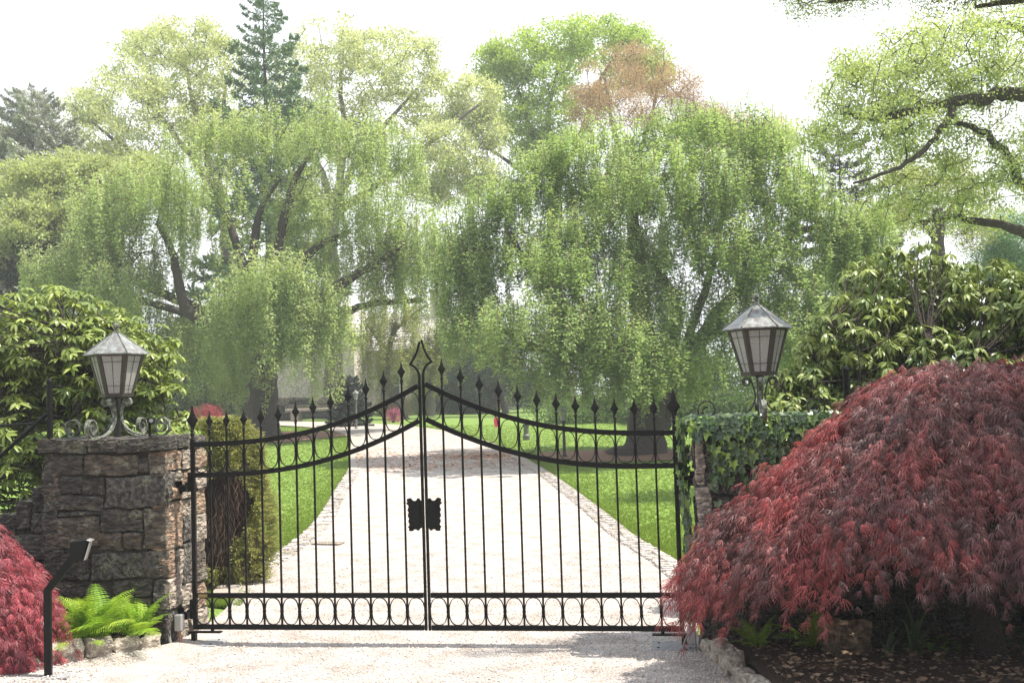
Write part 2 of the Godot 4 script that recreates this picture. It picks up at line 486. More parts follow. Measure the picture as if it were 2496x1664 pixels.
const WEEP_R_PADS = [[3.53,7.70,-17.55,1.10,0.40,0.40], [4.67,7.42,-16.73,1.06,0.43,0.48], [1.94,7.45,-17.29,0.90,0.50,0.50], [0.99,6.82,-16.66,0.88,0.49,0.49], [-0.11,6.23,-16.00,0.86,0.58,0.67], [2.77,6.23,-15.46,1.10,0.55,0.64], [4.22,6.15,-15.51,1.09,0.55,0.64], [5.57,6.15,-16.95,0.96,0.67,0.77], [6.48,5.35,-17.14,0.77,0.67,0.86], [7.18,4.52,-17.81,0.59,0.59,0.78], [-0.90,5.49,-15.91,0.67,0.58,0.96], [-1.22,4.54,-15.90,0.48,0.67,1.06], [0.29,5.09,-15.62,0.94,0.56,0.85], [1.82,5.16,-15.36,1.01,0.55,0.74], [3.27,4.93,-15.61,1.01,0.55,0.74], [4.91,4.90,-16.09,1.02,0.65,0.84], [5.93,3.90,-16.82,0.85,0.66,0.85], [1.11,4.22,-14.07,1.05,0.44,0.70], [0.19,3.30,-14.17,0.79,0.44,0.70], [1.44,3.24,-13.98,0.95,0.52,0.78], [2.42,3.54,-15.04,0.81,0.63,0.81], [3.95,3.80,-15.78,1.01,0.64,0.83], [-0.88,3.53,-15.50,0.56,0.75,0.94], [0.76,2.49,-14.31,0.88,0.44,0.62], [1.97,2.37,-14.51,0.79,0.44,0.62], [5.13,3.06,-16.53,0.94,0.56,0.75], [3.32,2.40,-17.78,0.80,0.50,0.70], [6.20,3.05,-17.21,0.67,0.58,0.77], [2.62,4.50,-17.35,0.89,0.60,0.69], [1.39,6.50,-17.45,0.91,0.60,0.60], [3.46,6.19,-18.12,0.92,0.61,0.61], [5.19,7.24,-17.84,0.80,0.50,0.60], [7.51,5.30,-17.82,0.39,0.39,0.59], [2.66,2.63,-15.12,0.72,0.45,0.90]]
const OAK_A_LIMBS = [[[-17.14,0.32,-39.86,0.500], [-17.09,4.31,-39.67,0.433], [-17.13,8.31,-39.46,0.367], [-17.59,11.73,-39.21,0.300]],
		[[-17.43,10.72,-39.29,0.220], [-18.71,13.16,-38.95,0.163], [-20.21,15.21,-38.60,0.107], [-21.35,16.44,-38.34,0.050]],
		[[-17.51,11.12,-39.25,0.220], [-18.39,13.90,-39.64,0.163], [-19.20,16.34,-40.06,0.107], [-19.82,18.62,-40.52,0.050]],
		[[-17.44,10.32,-39.30,0.200], [-19.24,11.85,-38.25,0.150], [-20.80,13.14,-37.25,0.100], [-22.11,14.38,-36.29,0.050]],
		[[-17.60,11.33,-39.23,0.200], [-17.29,14.32,-39.13,0.125], [-17.00,16.71,-39.05,0.050]]]
const OAK_A_PADS = [[-20.72,17.32,-38.40,1.80,1.50,0.00], [-18.71,18.36,-38.69,1.90,1.00,0.00], [-20.47,15.09,-36.53,2.11,1.34,0.00], [-19.90,16.64,-40.60,2.08,1.66,0.00], [-17.37,17.12,-38.97,1.40,1.60,0.00], [-21.39,13.39,-36.46,1.54,0.96,0.00], [-19.86,14.10,-38.71,2.40,1.20,0.00], [-18.74,14.84,-40.89,1.66,1.25,0.00], [-23.26,15.50,-38.07,0.90,0.90,0.00], [-21.05,18.86,-40.30,1.46,1.04,0.00]]
const OAK_B_LIMBS = [[[-13.36,0.12,-42.53,0.500], [-13.30,4.27,-42.33,0.433], [-13.34,8.43,-42.11,0.367], [-12.91,11.54,-42.02,0.300]],
		[[-12.93,11.12,-42.04,0.220], [-11.82,13.17,-42.12,0.163], [-10.32,14.99,-42.28,0.107], [-8.82,16.60,-42.45,0.050]],
		[[-13.04,10.92,-42.03,0.220], [-14.02,13.97,-42.22,0.135], [-14.51,16.64,-42.52,0.050]],
		[[-12.92,11.33,-42.03,0.220], [-12.61,14.17,-42.62,0.163], [-12.92,17.11,-43.09,0.107], [-12.84,19.23,-43.67,0.050]],
		[[-12.95,10.71,-42.06,0.220], [-10.03,12.35,-41.78,0.163], [-7.79,13.77,-41.41,0.107], [-5.61,15.15,-41.02,0.050]]]
const OAK_B_PADS = [[-13.05,18.61,-41.64,2.08,1.25,0.00], [-11.08,18.76,-42.98,1.91,1.17,0.00], [-8.74,17.24,-41.41,1.63,1.33,0.00], [-8.03,15.75,-42.62,1.46,1.46,0.00], [-14.90,17.18,-42.42,1.70,1.70,0.00], [-12.11,16.29,-41.92,2.29,1.66,0.00], [-10.62,16.03,-44.21,2.16,1.51,0.00], [-6.38,15.80,-42.89,1.35,1.25,0.00], [-5.72,14.43,-43.07,0.94,0.83,0.00], [-14.23,14.59,-41.65,1.66,1.25,0.00], [-7.26,13.30,-40.84,1.20,1.00,0.00], [-13.23,14.71,-43.84,1.94,1.08,0.00], [-6.50,12.79,-43.03,1.46,1.25,0.00], [-6.09,11.89,-45.17,1.30,1.08,0.00], [-7.79,12.16,-44.87,1.30,1.30,0.00], [-9.05,12.42,-44.65,1.30,1.30,0.00]]
const OLIVE_LIMBS = [[[-19.20,0.88,-27.31,0.280], [-19.03,3.91,-27.19,0.253], [-18.91,6.19,-27.09,0.227], [-18.70,7.85,-27.04,0.200]],
		[[-18.81,6.94,-27.07,0.140], [-19.44,8.18,-26.90,0.095], [-19.54,9.40,-26.82,0.050]],
		[[-18.75,7.25,-27.06,0.140], [-18.06,8.52,-27.62,0.095], [-17.53,9.52,-28.17,0.050]],
		[[-18.81,6.94,-27.07,0.140], [-17.07,7.73,-26.81,0.095], [-15.44,8.64,-26.53,0.050]]]
const OLIVE_PADS = [[-19.08,9.54,-26.89,1.14,0.84,0.00], [-18.28,10.16,-28.01,1.25,0.78,0.00], [-16.53,9.61,-27.31,1.06,0.76,0.00], [-18.68,8.01,-26.02,1.11,0.89,0.00], [-17.76,8.73,-27.15,1.37,0.91,0.00], [-16.63,9.02,-28.34,0.94,0.78,0.00], [-15.02,9.86,-27.55,1.06,0.61,0.00], [-19.78,6.98,-26.91,0.61,0.61,0.00], [-17.05,7.80,-27.32,1.22,0.61,0.00]]
const LIME_LIMBS = [[[-3.06,-0.33,-47.31,0.500], [-3.00,4.06,-47.10,0.440], [-3.00,9.56,-46.82,0.380], [-2.87,12.85,-46.67,0.320]],
		[[-2.89,12.42,-46.69,0.220], [-3.98,15.09,-46.37,0.135], [-4.55,17.31,-46.16,0.050]],
		[[-2.89,12.42,-46.69,0.220], [-3.15,15.85,-46.98,0.135], [-2.43,19.08,-47.44,0.050]],
		[[-2.90,12.20,-46.70,0.220], [-1.61,14.57,-46.79,0.163], [-0.64,17.18,-46.82,0.107], [0.51,18.90,-46.92,0.050]],
		[[-2.92,11.76,-46.72,0.150], [-4.84,13.25,-45.81,0.100], [-6.21,14.27,-45.03,0.050]]]
const LIME_PADS = [[-4.27,18.95,-46.13,1.54,1.21,0.00], [-2.39,19.98,-47.40,2.02,1.01,0.00], [-0.33,19.59,-46.75,1.76,0.99,0.00], [1.16,18.99,-47.03,1.32,1.10,0.00], [-5.26,17.38,-47.06,1.34,1.57,0.00], [-3.02,17.37,-46.41,1.76,1.54,0.00], [-1.24,18.10,-48.70,1.82,1.60,0.00], [-4.42,15.10,-46.30,1.32,1.10,0.00], [-2.35,14.80,-45.64,1.51,1.30,0.00], [-5.59,18.44,-45.93,0.99,1.10,0.00], [1.99,17.76,-47.23,0.99,1.10,0.00], [-3.60,13.76,-46.50,1.32,0.88,0.00]]
const RUSSET_LIMBS = [[[1.43,-0.14,-39.93,0.400], [1.39,3.61,-39.73,0.347], [1.30,8.32,-39.47,0.293], [1.33,11.51,-39.32,0.240]],
		[[1.32,11.13,-39.33,0.160], [0.65,13.03,-39.12,0.100], [0.37,15.30,-38.96,0.040]],
		[[1.35,11.13,-39.34,0.160], [2.12,13.30,-39.86,0.100], [2.76,15.70,-40.35,0.040]],
		[[1.34,10.76,-39.36,0.160], [3.04,12.39,-39.55,0.100], [4.20,13.67,-39.68,0.040]],
		[[1.37,10.19,-39.39,0.160], [4.50,11.78,-39.83,0.100], [6.76,12.84,-40.15,0.040]]]
const RUSSET_PADS = [[0.55,15.29,-38.99,1.32,1.13,0.00], [2.02,16.01,-40.22,1.34,1.15,0.00], [3.32,15.02,-39.47,1.13,1.13,0.00], [0.93,13.71,-38.12,1.47,0.92,0.00], [2.72,13.91,-39.42,1.50,0.94,0.00], [4.01,13.59,-39.65,0.75,0.75,0.00], [-0.51,14.46,-39.88,0.96,0.96,0.00], [5.84,12.87,-39.99,1.13,0.66,0.00], [7.31,12.64,-40.25,0.94,0.75,0.00], [4.93,13.27,-39.82,0.75,0.75,0.00]]
const OAK_R_LIMBS = [[[10.62,0.06,-10.96,0.340], [10.57,2.85,-10.84,0.307], [10.31,4.89,-10.69,0.273], [10.16,6.26,-10.60,0.240]],
		[[10.21,5.85,-10.63,0.150], [9.49,6.24,-10.49,0.133], [8.90,6.20,-10.39,0.116], [8.35,6.15,-10.30,0.099], [7.77,6.07,-10.21,0.081], [7.20,6.00,-10.12,0.064], [6.59,5.89,-10.03,0.047], [6.06,5.99,-9.93,0.030]],
		[[7.81,6.06,-10.22,0.060], [7.63,5.70,-10.08,0.050], [7.19,5.24,-9.90,0.040], [6.69,4.97,-9.71,0.030], [6.14,4.79,-9.50,0.020]],
		[[10.20,3.81,-10.73,0.120], [9.45,4.39,-10.68,0.102], [8.90,4.81,-10.67,0.084], [8.54,5.49,-10.67,0.066], [8.20,5.80,-10.70,0.048], [7.74,5.89,-10.72,0.030]],
		[[10.32,3.53,-10.77,0.120], [9.39,3.89,-10.97,0.098], [8.68,4.24,-11.22,0.075], [8.08,4.46,-11.49,0.052], [7.51,4.47,-11.77,0.030]],
		[[10.18,5.98,-10.62,0.120], [9.67,6.90,-10.76,0.090], [8.95,7.43,-10.88,0.060], [8.47,7.53,-11.07,0.030]]]
const OAK_R_PADS = [[6.89,6.60,-10.04,0.65,0.37,0.00], [6.32,6.39,-10.26,0.48,0.31,0.00], [7.17,6.35,-10.61,0.56,0.31,0.00], [7.94,6.66,-10.41,0.55,0.34,0.00], [7.49,6.04,-10.57,0.49,0.28,0.00], [8.29,6.06,-10.91,0.42,0.28,0.00], [6.76,5.57,-10.78,0.42,0.25,0.00], [7.55,5.64,-11.01,0.50,0.25,0.00], [8.32,5.33,-11.15,0.50,0.28,0.00], [7.22,7.15,-10.68,0.49,0.28,0.00], [7.95,7.27,-10.59,0.56,0.28,0.00], [8.68,7.36,-10.60,0.55,0.28,0.00], [7.68,7.00,-10.66,0.63,0.35,0.00], [8.11,6.81,-9.72,0.59,0.33,0.00], [8.90,7.00,-10.76,0.49,0.49,0.00], [6.54,6.27,-10.00,0.51,0.27,0.00], [6.31,5.90,-10.39,0.56,0.21,0.00], [6.84,5.69,-9.67,0.53,0.27,0.00], [7.69,6.54,-10.78,0.63,0.32,0.00], [8.42,6.38,-10.30,0.54,0.31,0.00], [6.18,6.62,-9.92,0.24,0.24,0.00], [7.37,5.22,-11.20,0.65,0.29,0.00], [7.94,4.86,-10.81,0.56,0.28,0.00], [6.99,4.76,-11.17,0.43,0.29,0.00], [8.64,4.71,-11.24,0.50,0.28,0.00], [7.95,4.48,-11.54,0.58,0.22,0.00], [8.64,5.15,-10.40,0.34,0.34,0.00], [5.71,5.58,-9.89,0.27,0.24,0.00], [9.54,6.77,-10.98,0.49,0.49,0.00], [9.56,5.51,-11.05,0.49,0.49,0.00], [9.79,7.08,-10.50,0.54,0.41,0.00]]
const TEAL_LIMBS = [[[13.75,0.09,-26.73,0.200], [13.72,2.65,-26.60,0.160], [13.54,4.57,-26.47,0.120]],
		[[13.59,4.19,-26.50,0.080], [13.06,5.23,-26.36,0.055], [12.84,6.00,-26.28,0.030]],
		[[13.56,4.44,-26.48,0.080], [13.96,5.45,-26.50,0.030]]]
const TEAL_PADS = [[12.84,6.06,-26.28,0.70,0.58,0.00], [13.50,5.41,-27.03,0.78,0.65,0.00], [12.50,5.24,-26.26,0.51,0.51,0.00], [13.04,4.59,-26.39,0.77,0.51,0.00], [13.97,5.71,-26.48,0.77,0.64,0.00]]
const BACK_R_LIMBS = [[[10.34,0.28,-24.13,0.260], [10.37,2.67,-24.01,0.227], [10.43,4.83,-23.91,0.193], [10.46,6.51,-23.83,0.160]],
		[[10.46,5.55,-23.88,0.100], [9.81,6.53,-23.72,0.065], [9.36,7.14,-23.62,0.030]],
		[[10.45,6.03,-23.85,0.100], [11.13,6.85,-23.92,0.065], [11.73,7.19,-24.01,0.030]]]
const BACK_R_PADS = [[9.72,7.13,-23.68,0.72,0.48,0.00], [10.74,7.62,-24.63,0.86,0.62,0.00], [11.37,7.08,-23.95,0.72,0.48,0.00], [10.25,6.44,-24.82,0.74,0.50,0.00], [9.20,6.19,-23.64,0.60,0.48,0.00], [11.33,6.00,-24.00,0.60,0.42,0.00]]
const WILLOW_LIMBS = [[[-7.86,0.77,-35.29,0.200], [-8.02,1.07,-35.25,0.180], [-8.34,1.87,-35.16,0.160], [-8.61,2.58,-35.08,0.140], [-8.44,3.81,-35.04,0.120], [-8.14,4.86,-35.04,0.100]],
		[[-6.90,1.03,-35.44,0.160], [-6.81,2.35,-35.39,0.140], [-6.64,3.23,-35.37,0.120], [-6.36,3.74,-35.39,0.100], [-6.60,4.28,-35.32,0.080]],
		[[-8.45,3.63,-35.05,0.080], [-9.03,4.36,-34.92,0.055], [-9.35,4.89,-34.83,0.030]],
		[[-8.24,4.51,-35.04,0.080], [-7.43,5.19,-35.14,0.055], [-6.81,5.52,-35.22,0.030]]]
const WILLOW_PADS = [[-8.28,5.56,-34.98,1.06,0.44,1.58], [-7.36,5.75,-35.63,0.89,0.45,2.14], [-9.18,4.89,-34.86,0.79,0.44,1.58], [-7.86,4.12,-34.61,1.04,0.52,1.39], [-6.96,3.94,-35.28,0.70,0.53,1.58], [-6.33,4.45,-35.36,0.44,0.44,1.06], [-9.01,3.31,-35.38,0.80,0.53,1.24], [-7.47,2.91,-35.76,0.71,0.53,1.07]]
const DARK_R_LIMBS = [[[4.19,0.31,-27.17,0.200], [4.24,1.66,-27.11,0.150], [4.42,2.75,-27.08,0.100]],
		[[5.80,0.39,-27.43,0.200], [5.86,1.88,-27.36,0.100]],
		[[3.11,0.67,-26.99,0.150], [3.09,1.43,-26.93,0.080]]]
const DARK_R_PADS = [[3.72,1.95,-27.00,1.22,0.82,0.00], [5.11,2.19,-28.24,1.26,0.98,0.00], [6.40,1.87,-27.45,1.22,0.95,0.00], [7.61,2.40,-28.64,1.12,1.26,0.00], [2.89,1.30,-26.90,0.95,0.68,0.00], [4.46,1.00,-26.16,1.19,0.53,0.00], [5.89,0.95,-26.40,1.19,0.53,0.00], [1.85,1.30,-28.76,1.01,0.72,0.00], [0.84,1.05,-28.60,1.01,0.50,0.00], [8.08,4.42,-29.63,1.01,1.30,0.00], [8.89,3.24,-29.83,1.01,1.30,0.00], [-0.30,0.94,-28.42,0.86,0.36,0.00]]
const YEWS_LIMBS = [[[-7.42,0.82,-44.50,0.200], [-7.34,2.00,-44.45,0.150], [-7.19,3.06,-44.42,0.100]],
		[[-5.40,0.57,-44.84,0.180], [-5.66,1.95,-44.73,0.140], [-5.82,3.23,-44.64,0.100]]]
const YEWS_PADS = [[-7.31,2.64,-44.42,1.06,0.85,0.00], [-6.44,3.05,-45.56,1.08,0.86,0.00], [-7.56,1.59,-44.43,1.06,0.53,0.00], [-6.26,1.97,-45.65,1.30,0.76,0.00], [-5.33,2.82,-46.77,1.32,0.88,0.00], [-4.42,1.91,-47.98,1.34,0.90,0.00], [-7.21,4.23,-47.40,1.12,0.90,0.00]]
const SHRUB_L_LIMBS = [[[-15.55,0.77,-31.99,0.200], [-15.50,1.94,-31.93,0.100]],
		[[-17.54,0.83,-31.65,0.200], [-17.48,2.34,-31.59,0.100]]]
const SHRUB_L_PADS = [[-17.80,2.69,-31.52,1.18,0.84,0.00], [-16.94,3.01,-32.66,1.20,0.86,0.00], [-15.32,2.27,-31.95,1.01,0.76,0.00], [-14.99,2.96,-34.00,1.06,0.88,0.00], [-19.47,3.81,-33.21,1.06,0.88,0.00], [-17.14,4.12,-34.60,1.08,0.90,0.00], [-17.34,1.66,-31.64,1.34,0.50,0.00], [-15.29,1.75,-32.99,0.86,0.52,0.00]]
const OVERHANG_LIMBS = [[[7.83,-0.05,-0.79,0.220], [7.86,1.59,-0.71,0.200], [7.75,3.36,-0.60,0.180], [7.57,4.55,-0.51,0.160]],
		[[7.69,4.08,-0.56,0.090], [6.99,4.63,-0.41,0.075], [6.26,4.74,-0.29,0.060], [5.52,4.50,-0.18,0.045], [5.08,4.40,-0.11,0.030], [4.64,4.34,-0.04,0.015]],
		[[6.99,4.63,-0.41,0.050], [6.39,4.41,-0.32,0.037], [5.95,4.32,-0.26,0.025], [5.63,4.27,-0.20,0.012]],
		[[7.68,4.40,-0.54,0.100], [7.39,5.55,-0.94,0.065], [6.82,6.32,-1.31,0.030]]]
const OVERHANG_PADS = [[4.49,4.35,-0.01,0.16,0.04,0.00], [4.74,4.41,-0.15,0.15,0.04,0.00], [5.00,4.47,-0.29,0.18,0.04,0.00], [5.26,4.50,-0.44,0.18,0.05,0.00], [5.48,4.34,-0.18,0.18,0.05,0.00], [5.75,4.40,-0.22,0.21,0.07,0.00], [6.27,4.74,-0.59,0.31,0.12,0.00], [6.70,4.70,-0.36,0.36,0.15,0.00]]

# ---------------------------------------------------------------- gate
const LOW := 0.11

func rail_up(u: float) -> float:
	return 1.466 + 0.003 * u + 0.009 * u * u + 0.104 * u * u * u - 0.021 * u * u * u * u

func rail_low(u: float) -> float:
	return 1.242 - 0.004 * u + 0.004 * u * u + 0.108 * u * u * u - 0.023 * u * u * u * u

# oval ring standing between two pickets; its centre at the origin
func ring_mesh(w: float, h: float, slope: float) -> ArrayMesh:
	var g := Geo.new()
	var pts := []
	var steps := 40
	for i in steps:
		var a := TAU * i / steps
		# between an ellipse and a stadium
		var x := signf(cos(a)) * pow(absf(cos(a)), 0.82) * w / 2
		var y := signf(sin(a)) * pow(absf(sin(a)), 0.86) * h / 2
		pts.append(Vector3(x, y + x * slope, 0))
	g.strip(pts, Vector3(0, 0, 1), 0.014, 0.005, true)
	return g.mesh()

func spear_mesh(k: float) -> ArrayMesh:
	var g := Geo.new()
	var prof := [[0.0, 0.008], [0.012, 0.011], [0.024, 0.017], [0.034, 0.0235], [0.041, 0.0285], [0.047, 0.0255], [0.056, 0.0185], [0.07, 0.0118], [0.088, 0.0068], [0.106, 0.0034], [0.118, 0.0008]]
	for i in prof.size() - 1:
		var y0: float = prof[i][0] * k
		var y1: float = prof[i + 1][0] * k
		var a: float = prof[i][1] * k
		var b: float = prof[i + 1][1] * k
		var ta: float = minf(a, 0.009 * k)
		var tb: float = minf(b, 0.009 * k)
		var lo := [Vector3(-a, y0, 0), Vector3(0, y0, ta), Vector3(a, y0, 0), Vector3(0, y0, -ta)]
		var hi := [Vector3(-b, y1, 0), Vector3(0, y1, tb), Vector3(b, y1, 0), Vector3(0, y1, -tb)]
		for s in 4:
			var s2 := (s + 1) % 4
			g.quad(lo[s], lo[s2], hi[s2], hi[s])
	return g.mesh()

func plate_outline(mir: float) -> PackedVector2Array:
	# half of the scalloped lock plate; mir = -1 mirrors it to the other leaf
	var p := PackedVector2Array()
	var raw := [[0.0, 0.198], [-0.016, 0.204], [-0.028, 0.220], [-0.040, 0.219], [-0.048, 0.205], [-0.064, 0.201], [-0.078, 0.209], [-0.086, 0.222], [-0.100, 0.222], [-0.114, 0.217], [-0.118, 0.205], [-0.112, 0.196], [-0.121, 0.187], [-0.117, 0.178], [-0.108, 0.172], [-0.105, 0.160], [-0.110, 0.148], [-0.113, 0.137], [-0.109, 0.127], [-0.105, 0.122], [-0.110, 0.112], [-0.112, 0.098], [-0.107, 0.083], [-0.102, 0.078], [-0.108, 0.070], [-0.110, 0.058], [-0.106, 0.047], [-0.101, 0.040], [-0.104, 0.030], [-0.112, 0.024], [-0.110, 0.014], [-0.104, 0.011], [-0.107, 0.002], [-0.104, -0.008], [-0.090, -0.010], [-0.076, -0.008], [-0.068, 0.002], [-0.054, 0.003], [-0.044, -0.006], [-0.034, -0.005], [-0.024, 0.008], [-0.012, 0.014], [0.0, 0.018]]
	for q in raw: p.append(Vector2(q[0] * mir, q[1]))
	if mir > 0: p.reverse()
	# counter-clockwise for slab()
	var area := 0.0
	for i in p.size(): area += p[i].cross(p[(i + 1) % p.size()])
	if area < 0: p.reverse()
	return p

func gate_leaf(label: String, hinge_x: float, way: float, length: float) -> void:
	var t := thing("gate_leaf", label, "gate", Vector3(hinge_x, 0, 0), "the two leaves of the driveway gate")
	var X := func(u: float) -> float: return u * way
	# posts
	var g := Geo.new()
	g.box(Vector3(0, (LOW + 1.49) / 2, 0), Vector3(0.03, 1.49 - LOW, 0.03), 0.003)
	var post := part("post", g.mesh(), M.iron, t)
	g = Geo.new()
	g.lathe(Vector3(0, 1.49, 0), [Vector2(0.014, 0.0), Vector2(0.010, 0.012), Vector2(0.010, 0.022)], 12)
	g.ball(Vector3(0, 1.524, 0), 0.0165)
	g.ball(Vector3(0, 1.549, 0), 0.0135)
	part("ball", g.mesh(), M.iron, post)
	part("spear_tip", spear_mesh(1.62), M.iron, post, Transform3D(Basis(), Vector3(0, 1.558, 0)))
	var top := rail_up(length) - 0.01
	g = Geo.new()
	g.box(Vector3(X.call(length), (LOW + top) / 2, 0), Vector3(0.0175, top - LOW, 0.024), 0.002)
	part("post", g.mesh(), M.iron, t)
	# half of the open spear in the middle
	g = Geo.new()
	var pts := []
	var tipx := length + 0.0135
	for q in [[length, top - 0.002], [length, top + 0.05], [length - 0.004, top + 0.075], [length - 0.014, top + 0.10], [length - 0.032, top + 0.122], [length - 0.055, top + 0.137], [length - 0.066, top + 0.141]]:
		pts.append(Vector3(X.call(q[0]), q[1], 0))
	g.strip(pts, Vector3(0, 0, 1), 0.022, 0.0145)
	pts = []
	for q in [[length - 0.069, top + 0.136], [length - 0.052, top + 0.160], [length - 0.035, top + 0.186], [length - 0.020, top + 0.214], [length - 0.008, top + 0.243], [length, top + 0.275], [tipx - 0.006, top + 0.300]]:
		pts.append(Vector3(X.call(q[0]), q[1], 0))
	g.strip(pts, Vector3(0, 0, 1), 0.022, 0.0135, false, 0.6)
	part("open_spear", g.mesh(), M.iron, t)
	# rails
	for f in [rail_up, rail_low]:
		g = Geo.new()
		pts = []
		for i in 41:
			var u := 0.015 + (length - 0.028) * i / 40.0
			pts.append(Vector3(X.call(u), f.call(u) - 0.0175, 0))
		g.strip(pts, Vector3(0, 0, 1), 0.022, 0.035)
		part("arched_rail", g.mesh(), M.iron, t)
	for y in [[LOW, 0.036], [LOW + 0.226, 0.035]]:
		g = Geo.new()
		g.box(Vector3(X.call(length / 2 + 0.001), y[0] + y[1] / 2, 0), Vector3(length - 0.029, y[1], 0.022), 0.003)
		part("rail", g.mesh(), M.iron, t)
	# pickets with balls and spears, rings and collars between them
	var step := length / 13.0
	var spear := spear_mesh(1.03)
	var gb := Geo.new()
	gb.lathe(Vector3(0, -0.03, 0), [Vector2(0.0085, 0.0), Vector2(0.0095, 0.006), Vector2(0.0075, 0.012)], 12)
	gb.ball(Vector3(0, -0.008, 0), 0.0125)
	gb.ball(Vector3(0, 0.010, 0), 0.0088, 12, 0.8)
	var knob := gb.mesh()
	var collar := Geo.new()
	collar.box(Vector3(), Vector3(0.024, 0.011, 0.021), 0.002)
	var collar_mesh := collar.mesh()
	for k in range(1, 13):
		var u := step * k
		var yb := rail_up(u)
		g = Geo.new()
		var x: float = X.call(u)
		var head := yb + 0.09
		g.box(Vector3(x, (LOW + 0.261 + rail_low(u) - 0.032) / 2, 0), Vector3(0.0135, rail_low(u) - 0.032 - LOW - 0.261, 0.0135), 0.002)
		g.box(Vector3(x, LOW + 0.131, 0), Vector3(0.0135, 0.19, 0.0135), 0.002)
		g.box(Vector3(x, (yb - 0.032 + rail_low(u)) / 2, 0), Vector3(0.0135, yb - 0.032 - rail_low(u), 0.0135), 0.002)
		g.lathe(Vector3(x, yb - 0.004, 0), [Vector2(0.012, 0.0), Vector2(0.007, 0.014), Vector2(0.0065, head - yb)], 10)
		var pk := part("picket", g.mesh(), M.iron, t)
		part("ball", knob, M.iron, pk, Transform3D(Basis(), Vector3(x, head, 0)))
		part("spear_tip", spear, M.iron, pk, Transform3D(Basis(), Vector3(x, head + 0.014, 0)))
		part("collar", collar_mesh, M.iron, pk, Transform3D(Basis(), Vector3(x, LOW + 0.131, 0)))
		part("collar", collar_mesh, M.iron, pk, Transform3D(Basis(), Vector3(x, (yb - 0.032 + rail_low(u)) / 2, 0)))
	var low_ring := ring_mesh(step - 0.0145, 0.189, 0.0)
	for k in 13:
		var u := step * (k + 0.5)
		part("ring", low_ring, M.iron, t, Transform3D(Basis(), Vector3(X.call(u), LOW + 0.131, 0)))
		var mid := (rail_up(u) - 0.032 + rail_low(u)) / 2
		part("ring", ring_mesh(step - 0.0145, rail_up(u) - 0.032 - rail_low(u) - 0.004, 0.0), M.iron, t, Transform3D(Basis(), Vector3(X.call(u), mid, 0)))
	# lock plate on the meeting post
	g = Geo.new()
	g.slab(plate_outline(1.0 if way > 0 else -1.0), 0.0165, 0.0245)
	var plate := part("lock_plate", g.mesh(), M.iron, t, Transform3D(Basis(), Vector3(X.call(length) + 0.006 * way, 0.813, 0)))
	g = Geo.new()
	g.box(Vector3(-0.06 * way, 0.106, 0.027), Vector3(0.075, 0.15, 0.005), 0.0015)
	part("raised_panel", g.mesh(), M.iron, plate)
	# hinges towards the pier
	for y in [0.245, 1.165]:
		g = Geo.new()
		g.box(Vector3(-0.036 * way, y, -0.004), Vector3(0.042, 0.018, 0.05), 0.003)
		g.box(Vector3(-0.075 * way, y - 0.035, -0.004), Vector3(0.046, 0.05, 0.06), 0.003)
		g.lathe(Vector3(-0.03 * way, y - 0.06, 0.0), [Vector2(0.0, 0.0), Vector2(0.013, 0.0), Vector2(0.013, 0.14), Vector2(0.0, 0.14)], 12)
		g.box(Vector3(-0.115 * way, y - 0.03, -0.004), Vector3(0.05, 0.10, 0.012), 0.003)
		part("hinge", g.mesh(), M.iron, t)
	if way > 0:
		g = Geo.new()
		g.box(Vector3(0.065, LOW + 0.243, 0.0125), Vector3(0.07, 0.022, 0.003), 0.0008)
		part("maker_plate", g.mesh(), M.brass, t)

func gate_operator(label: String, x: float, way: float) -> void:
	var t := thing("gate_operator", label, "gate motor", Vector3(x, 0, 0), "underground gate motors")
	var g := Geo.new()
	g.box(Vector3(-0.012 * way, 0.035, 0.0), Vector3(0.033, 0.10, 0.04), 0.003)
	part("foot", g.mesh(), M.iron, t)
	g = Geo.new()
	g.box(Vector3(0.08 * way, 0.0895, 0.0), Vector3(0.24, 0.011, 0.045), 0.002)
	part("arm", g.mesh(), M.iron, t)
	g = Geo.new()
	g.lathe(Vector3(0.13 * way, 0.094, 0), [Vector2(0.0, 0.0), Vector2(0.012, 0.0), Vector2(0.012, 0.0155), Vector2(0.0, 0.0155)], 10)
	part("pin", g.mesh(), M.iron, t)
	g = Geo.new()
	g.box(Vector3(0.06 * way, 0.012, 0.03), Vector3(0.30, 0.022, 0.22), 0.004)
	var gp := part("ground_plate", g.mesh(), M.slab, t)
	for q in [[-0.05, 0.1], [0.16, 0.1], [0.16, -0.04], [-0.05, -0.04]]:
		g = Geo.new()
		g.lathe(Vector3(q[0] * way, 0.022, q[1]), [Vector2(0.009, 0.0), Vector2(0.008, 0.006), Vector2(0.0, 0.007)], 8)
		part("bolt", g.mesh(), M.iron, gp)
	t.position.y = land(x, 0.0) * 0.3

